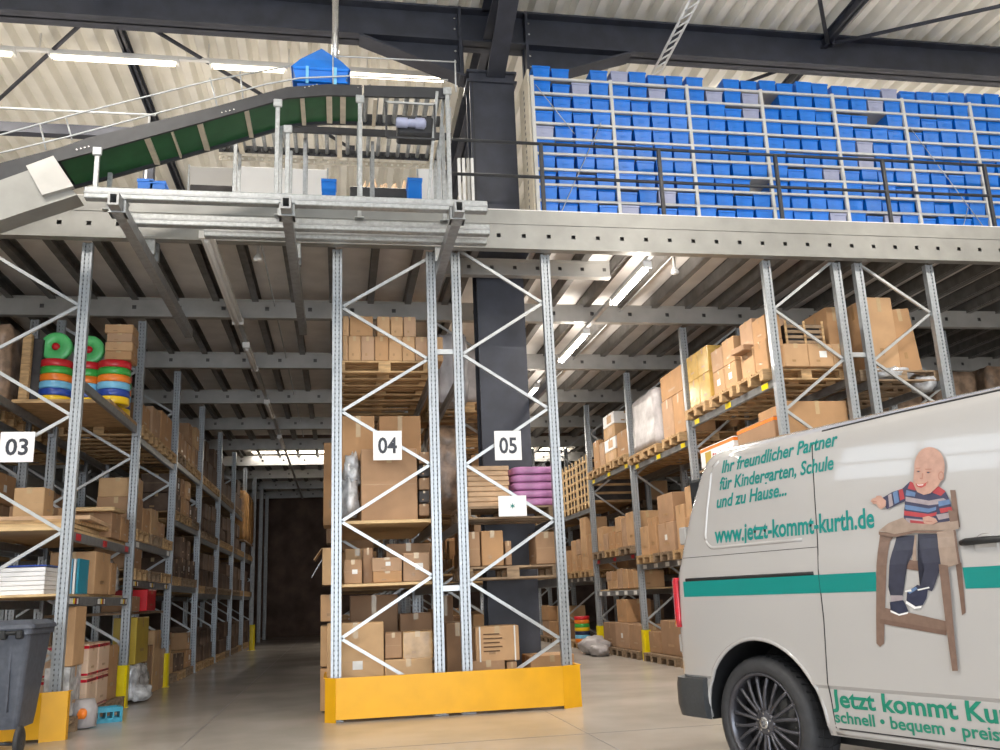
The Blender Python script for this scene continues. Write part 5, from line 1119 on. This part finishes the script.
# reshape: rear edge of the pressed frame leans with the tail
# wheel arches
for s, z in WC:
    for sg in (-1, 1):
        mb = MB(); pts = []
        for i in range(25):
            t = math.radians(-2+184*i/24); ss = s+.055+.487*math.cos(t); zz = z+.012+.487*math.sin(t); p = vloc(ss, max(zz, .39), -.008); pts.append((p.x, p.y*(-sg), p.z))
        mb.tube(pts, .014, 'van', 8); vpart(mb, 'arch_lip')
# wheels
def wheel(s, sg):
    e = empty('wheel', (s-S0, sg*(HW-.06), .388)); e.parent = van
    T = Matrix.Rotation(math.radians(90*(1 if sg < 0 else -1)), 4, 'X')
    # local +z of the lathe points outwards
    mb = MB(); prof = [(.285, -.01), (.30, .012), (.335, .018), (.365, .004), (.383, -.02), (.387, -.06), (.387, -.19), (.378, -.235), (.34, -.25), (.285, -.24)]
    mb.lathe(prof, 'rubber', 64, T=T, close=True)
    for k in range(48):
        A = T @ Matrix.Rotation(math.radians(k*7.5), 4, 'Z')
        mb.bar(A @ Vector((.388, .006, -.03)), A @ Vector((.388, -.012, -.12)), .004, .006, 'black'); mb.bar(A @ Vector((.388, -.012, -.13)), A @ Vector((.388, .006, -.225)), .004, .006, 'black')
    for zz in (-.085, -.165): mb.lathe([(.386, zz), (.3885, zz+.001), (.3885, zz+.009), (.386, zz+.01)], 'black', 48, T=T, close=True)
    mb.build('tyre', e)
    mb = MB(); mb.lathe([(.266, -.03), (.275, .0), (.29, .012), (.293, .004), (.286, -.02), (.285, -.2), (.265, -.2), (.26, -.1)], 'rim', 64, T=T, close=True)
    mb.lathe([(.0, -.11), (.255, -.11), (.255, -.105), (.0, -.105)], 'black', 40, T=T)
    mb.build('rim', e)
    for k in range(10):
        for d in (-1, 1):
            A = T @ Matrix.Rotation(math.radians(k*36), 4, 'Z'); mb = MB(); P = []
            for i in range(7): t = i/6; P.append(A @ Vector((.055+.215*t, d*(.012+.026*t+.006*math.sin(t*3)), -.022+.018*math.sin(t*math.pi*.9)-.012*t)))
            mb.tube(P, [.015, .013, .012, .0115, .0115, .013, .016], 'rim', 6); mb.build('spoke', e)
    mb = MB(); mb.lathe([(.0, -.03), (.075, -.03), (.08, -.012), (.06, -.004), (.0, -.002)], 'rim', 32, T=T); mb.build('hub', e)
    mb = MB(); mb.lathe([(.0, -.002), (.036, -.002), (.036, .004), (.03, .006), (.0, .006)], 'silver', 24, T=T); em = mb.build('hub_cap', e)
    mb = MB()
    for a, b_ in (((-.02, .022), (-.006, -.002)), ((-.006, -.002), (.0, .01)), ((.0, .01), (.006, -.002)), ((.006, -.002), (.02, .022)), ((-.014, -.004), (-.005, -.024)), ((-.005, -.024), (0, -.008)), ((0, -.008), (.005, -.024)), ((.005, -.024), (.014, -.004))):
        p = T @ Vector((a[0], a[1]*(1), .0065)); q = T @ Vector((b_[0], b_[1], .0065)); mb.tube([p, q], .0022, 'rim', 4)
    q_ = mb.build('badge', e)
    for k in range(5): mb = MB(); A = T @ Matrix.Rotation(math.radians(k*72+18), 4, 'Z'); mb.lathe([(.007, 0), (.007, .008)], 'silver', 6, T=A @ Matrix.Translation((.052, 0, -.01)), smooth=False); mb.build('bolt', e)
for s, z in WC:
    for sg in (-1, 1): wheel(s, sg)
# rear bumper
mb = MB(); P = []
def off_ring(z0, z1, grow, s_to):
    """closed band round the tail between the two rear arches"""
    pass
arch_s = -4.25-.470
prof = [(.375, -.02), (.385, .02), (.45, .035), (.58, .035), (.625, .025), (.635, -.02)]
path = []
for k in range(5): path.append((arch_s-(arch_s+4.86)*0+(-4.84-arch_s)*k/4, -1))
vs = []; rows = []
pl = [(arch_s-.0, -HW+.0), (-4.84, -HW+.0)]
for k in range(7): t = math.radians(270-90*k/6); pl.append((-4.91+.14*math.cos(t), -HW+.14+.14*math.sin(t)))
pl = pl+[(x, -y) for x, y in reversed(pl)]
ctr = -4.4
for i, (x, y) in enumerate(pl):
    a = Vector(pl[max(i-1, 0)]); b_ = Vector(pl[min(i+1, len(pl)-1)]); d = (b_-a).normalized(); nn = Vector((-d.y, d.x))
    if nn.dot(Vector((x-(-4.3), y))) < 0: nn = -nn
    for z, g in prof: vs.append((x+nn.x*g-S0, y+nn.y*g, z))
m_ = len(prof); fs = []
for i in range(len(pl)-1):
    for k in range(m_): fs.append((i*m_+k, i*m_+(k+1) % m_, (i+1)*m_+(k+1) % m_, (i+1)*m_+k))
fs.append(tuple(range(m_))); fs.append(tuple((len(pl)-1)*m_+k for k in range(m_-1, -1, -1)))
mb.add(vs, fs, 'bumper', True); o = vpart(mb, 'bumper')
try: o.data.set_sharp_from_angle(angle=math.radians(40))
except Exception: pass
# tail lamps, hinges
for sg in (-1, 1):
    mb = MB(); P = []
    for k in range(6):
        t = math.radians(272-82*k/5); P.append((-4.905+.105*math.cos(t)-S0, -sg*(-HW+.095+.105*math.sin(t)), 0))
    vs = []
    for x, y, _ in P:
        for z, g in ((.95, 1), (1.0, 1.02), (1.25, 1.02), (1.275, 1)): vs.append((x-(.012 if z < 1.27 else .0), y*g/1.0 if False else y, z))
    fs = [(i*4+k, i*4+k+1, (i+1)*4+k+1, (i+1)*4+k) for i in range(5) for k in range(3)]
    mb.add(vs, fs, 'lampred', True); o = vpart(mb, 'tail_lamp'); sm = o.modifiers.new('s', 'SOLIDIFY'); sm.thickness = .02; sm.offset = 0
for z in (.78, 1.50):
    mb = MB(); mb.cbox(-5.02-S0+(0 if z < 1 else .06), -HW+.05+(0 if z < 1 else .03), z, -4.95-S0+(0 if z < 1 else .06), -HW+.13+(0 if z < 1 else .03), z+.12, .008, 'van'); vpart(mb, 'hinge')
mb = MB(); mb.box(-4.98-S0, -.006, .66, -4.925-S0, .006, 2.0, 'black'); vpart(mb, 'rear_door_seam')
for s in (-1, 1): mb = MB(); mb.cbox(-4.93-S0, s*.48-.36, 1.42, -4.80-S0, s*.48+.36, 1.95, .02, 'glass', T=Matrix.Translation((0, 0, 0))); vpart(mb, 'rear_window')
# handle
a = vpix(963, 546); 
mb = MB(); P = [vloc(a[0]+.0, 1.365, .012), vloc(a[0]+.04, 1.368, .034), vloc(a[0]+.14, 1.37, .036), vloc(a[0]+.22, 1.37, .030), vloc(a[0]+.25, 1.37, .012)]; mb.tube(P, [.014, .018, .018, .016, .012], 'black', 10); vpart(mb, 'door_handle')
mb = MB(); p = vloc(a[0]+.12, 1.335, .0); mb.lathe([(.0, .0), (.05, .0), (.058, .003), (.062, .0), (.07, -.004)], 'van', 28, T=Matrix.Translation(p) @ Matrix.Rotation(math.radians(90), 4, 'X')); vpart(mb, 'handle_recess')
# cab glass, lamps, mirror (outside the picture, so that the van is whole)
polys([([(-1.85, 1.46), (-.75, 1.46), (-1.05, 1.98), (-1.85, 1.98)], 'glass')], 'cab_window')
bm_ = MB(); 
for sgn in (-1, 1): bm_.cbox(.06-S0, sgn*.72-.16, .92, .225-S0, sgn*.72+.16, 1.10, .03, 'silver')
vpart(bm_, 'head_lamp')
mb = MB(); mb.add([(-.20-S0, -.78, 1.44), (-.20-S0, .78, 1.44), (-1.06-S0, .70, 2.02), (-1.06-S0, -.70, 2.02)], [(0, 1, 2, 3)], 'glass')
for v in range(4): mb.v[v] = (mb.v[v][0]+.03, mb.v[v][1], mb.v[v][2]+.02)
vpart(mb, 'windscreen')
mb = MB(); mb.cbox(-.75-S0, -HW-.22, 1.45, -.65-S0, -HW-.02, 1.72, .03, 'black'); vpart(mb, 'wing_mirror')
mb = MB(); mb.cbox(-.35-S0, -HW+.06, .24, -4.5-S0, HW-.06, .42, .03, 'black') if False else mb.box(-4.4-S0, -.7, .28, -.4-S0, .7, .42, 'black'); vpart(mb, 'underbody')
strip([(-3.72, .40), (-1.6, .40)], .02, -.012, 'van', 'sill_trim')
# ------------------------------------------------------------------ printed child and high chair
def D(*pts): return [vpix(850+x/3, 430+y/3) for x, y in pts]
def ell(cx_, cy_, rx, ry, n=24, rot=0.): 
    c, s = math.cos(rot), math.sin(rot)
    return D(*[(cx_+rx*math.cos(2*math.pi*k/n)*c-ry*math.sin(2*math.pi*k/n)*s, cy_+rx*math.cos(2*math.pi*k/n)*s+ry*math.sin(2*math.pi*k/n)*c) for k in range(n)])
SK, SKD = 'skin', 'skind'
L_ = []
A = lambda m, *p: L_.append((D(*p), m))
# chair behind the child
A('chairw', (302, 180), (318, 180), (332, 292), (315, 295)); A('chaird', (318, 398), (336, 398), (349, 548), (338, 556)); A('chairw', (92, 305), (140, 310), (122, 335), (104, 640), (92, 651), (81, 640)) 
A('chaird', (165, 388), (212, 392), (216, 424), (165, 416)); A('chairl', (187, 315), (201, 315), (201, 392), (190, 392))
A('chaird', (92, 565), (92, 580), (292, 616), (292, 600)); A('chairw', (91, 530), (180, 548), (293, 574), (293, 602), (91, 566))
# legs
A('jeans', (142, 318), (196, 316), (190, 372), (168, 420), (163, 478), (160, 500), (124, 500), (128, 460), (117, 470), (122, 390), (134, 350)); A('jeans', (206, 312), (272, 312), (277, 380), (274, 412), (254, 472), (248, 484), (212, 470), (226, 420), (208, 398))
A('swg', (124, 496), (160, 496), (160, 520), (126, 520)); A('shoe', (122, 516), (162, 510), (172, 530), (178, 545), (150, 552), (124, 540)); A('signw', (124, 540), (150, 552), (178, 545), (176, 551), (150, 557), (124, 546))
A('shoe', (174, 486), (205, 464), (236, 478), (232, 505), (220, 526), (200, 530), (172, 512)); A('signw', (172, 512), (200, 530), (220, 526), (215, 534), (196, 537), (170, 520)); A('swb', (175, 484), (200, 470), (206, 476), (182, 492)); A('paper', (205, 478), (240, 470), (242, 474), (207, 482)); A('paper', (186, 478), (168, 482), (168, 486), (188, 484))
# sweater
A('swn', (182, 155), (208, 166), (262, 165), (288, 182), (300, 205), (312, 248), (305, 272), (270, 282), (176, 280), (164, 262), (170, 235), (168, 214), (140, 226), (114, 238), (98, 214), (100, 204), (130, 186), (160, 176))
A('swr', (184, 154), (206, 166), (200, 182), (176, 176)); A('swr', (262, 164), (290, 184), (276, 198), (250, 188)); A('swb', (172, 180), (200, 188), (198, 200), (170, 196)); A('swg', (170, 200), (240, 212), (284, 204), (296, 212), (286, 220), (240, 226), (170, 214)); A('swb', (168, 224), (240, 236), (262, 230), (262, 240), (238, 248), (168, 238)); A('swr', (166, 242), (238, 252), (264, 246), (262, 256), (236, 264), (166, 256)); A('swg', (170, 264), (236, 270), (256, 262), (256, 272), (236, 280), (172, 278))
A('swb', (268, 214), (302, 208), (306, 222), (270, 230)); A('swr', (272, 236), (308, 230), (311, 242), (276, 250)); A('swg', (262, 254), (311, 246), (309, 262), (270, 270)); A('swr', (150, 180), (162, 177), (168, 206), (154, 212)); A('swb', (132, 188), (146, 181), (152, 216), (138, 222)); A('swg', (118, 196), (128, 190), (134, 226), (122, 232))
A('swr', (184, 270), (236, 276), (262, 272), (258, 284), (186, 284))
# hands
A(SK, (100, 202), (112, 212), (112, 228), (98, 238), (88, 232), (84, 222), (74, 222), (66, 214), (70, 206), (80, 204), (84, 197), (98, 197)); A(SKD, (72, 212), (84, 214), (84, 217), (72, 216)); A(SK, (222, 262), (240, 258), (262, 266), (268, 276), (250, 284), (226, 280)); A(SKD, (232, 272), (252, 274), (252, 276), (232, 275))
# head
L_.append((ell(243, 110, 46, 59), SK)); A(SK, (200, 95), (196, 130), (194, 160), (206, 186), (226, 195), (246, 190), (270, 168), (284, 140), (288, 100)); L_.append((ell(278, 138, 9, 14), SKD)); L_.append((ell(278, 138, 6, 10), SK))
L_.append((ell(210, 124, 7, 2.6), SKD)); L_.append((ell(240, 127, 8, 2.8), SKD)); L_.append((ell(210, 125, 4, 1.8), 'shoe')); L_.append((ell(240, 128, 4.5, 1.9), 'shoe')); A(SKD, (202, 114), (216, 113), (216, 116), (202, 117)); A(SKD, (231, 117), (250, 116), (250, 119), (231, 120)); A(SKD, (221, 130), (225, 130), (224, 147), (216, 148), (214, 144), (221, 143)); A('lip', (202, 160), (212, 163), (228, 161), (236, 156), (232, 168), (218, 174), (206, 170)); A('signw', (206, 162), (212, 164.5), (226, 163), (224, 166), (210, 167)); L_.append((ell(246, 148, 9, 7), 'swr')) if False else None; A(SKD, (238, 152), (241, 156), (238, 162), (236, 160))
# tray and front of chair
A('chairl', (92, 302), (120, 280), (165, 262), (182, 278), (258, 284), (270, 278), (330, 270), (333, 296), (300, 302), (200, 300), (140, 312)); A('chairw', (92, 304), (140, 312), (200, 301), (300, 303), (300, 310), (200, 309), (140, 322), (92, 314))
A('chairl', (266, 306), (322, 298), (336, 400), (300, 412), (280, 408)); A('chairw', (300, 240), (326, 244), (330, 272), (306, 276)); A('chaird', (316, 300), (322, 300), (338, 398), (332, 402)); A('chairw', (272, 402), (300, 406), (308, 480), (320, 620), (330, 722), (313, 722), (296, 600))
polys(L_, 'child_picture', eps=.0045)
# ================================================================== what the photograph shows nothing of is left out;
# beyond the 300 cartons that show largest, the remaining ones become one mass of goods
bpy.context.view_layer.update()
hits = {}
def top_of(o):
    while o.parent is not None: o = o.parent
    return o
from mathutils.bvhtree import BVHTree
_vs = []; _fs = []; _own = []
for ob in COL.objects:
    if ob.type != 'MESH': continue
    t = top_of(ob).name; off = len(_vs); Mw = ob.matrix_world; _vs += [Mw @ v.co for v in ob.data.vertices]
    for q in ob.data.polygons: _fs.append([off+i for i in q.vertices]); _own.append(t)
_bvh = BVHTree.FromPolygons(_vs, _fs)
def cast(off, step, weight):
    org = Vector((0, 0, H))+Vector(off); y = step/2
    while y < 750:
        x = step/2
        while x < 1000:
            loc, nn, idx, dist = _bvh.ray_cast(org, ray(x, y).normalized())
            if idx is not None: t = _own[idx]; hits[t] = hits.get(t, 0)+weight
            x += step
        y += step
cast((0, 0, 0), 2.0, 1.0); cast((.5, 0, .1), 5.0, .01); cast((-.5, 0, .1), 5.0, .01)
kin = [o for o in COL.objects if o.parent is None and o.get('category') in ('carton', 'pallet')]
def drop(o):
    for ch in list(o.children): drop(ch)
    bpy.data.objects.remove(o)
cart = []
for o in kin:
    if hits.get(o.name, 0) <= 0: drop(o)
    elif o['category'] == 'carton': cart.append(o)
cart.sort(key=lambda o: -hits.get(o.name, 0))
rest = cart[300:]; print('cartons', len(cart), 'rest', len(rest))
if rest:
    mb = MB()
    for o in rest:
        Mx = o.matrix_world
        for ob in [o]:
            me = ob.data; off = len(mb.v); mb.v += [tuple(Mx @ v.co) for v in me.vertices]
            for pl_ in me.polygons: mb.f.append([off+i for i in pl_.vertices]); mb.m.append(mb.mi(me.materials[pl_.material_index])); mb.sm.append(False)
    for o in rest: drop(o)
    o = mb.build('stacked_cartons'); tag(o, 'mass of barely visible brown cartons deep in the racks', 'cartons', kind='stuff')
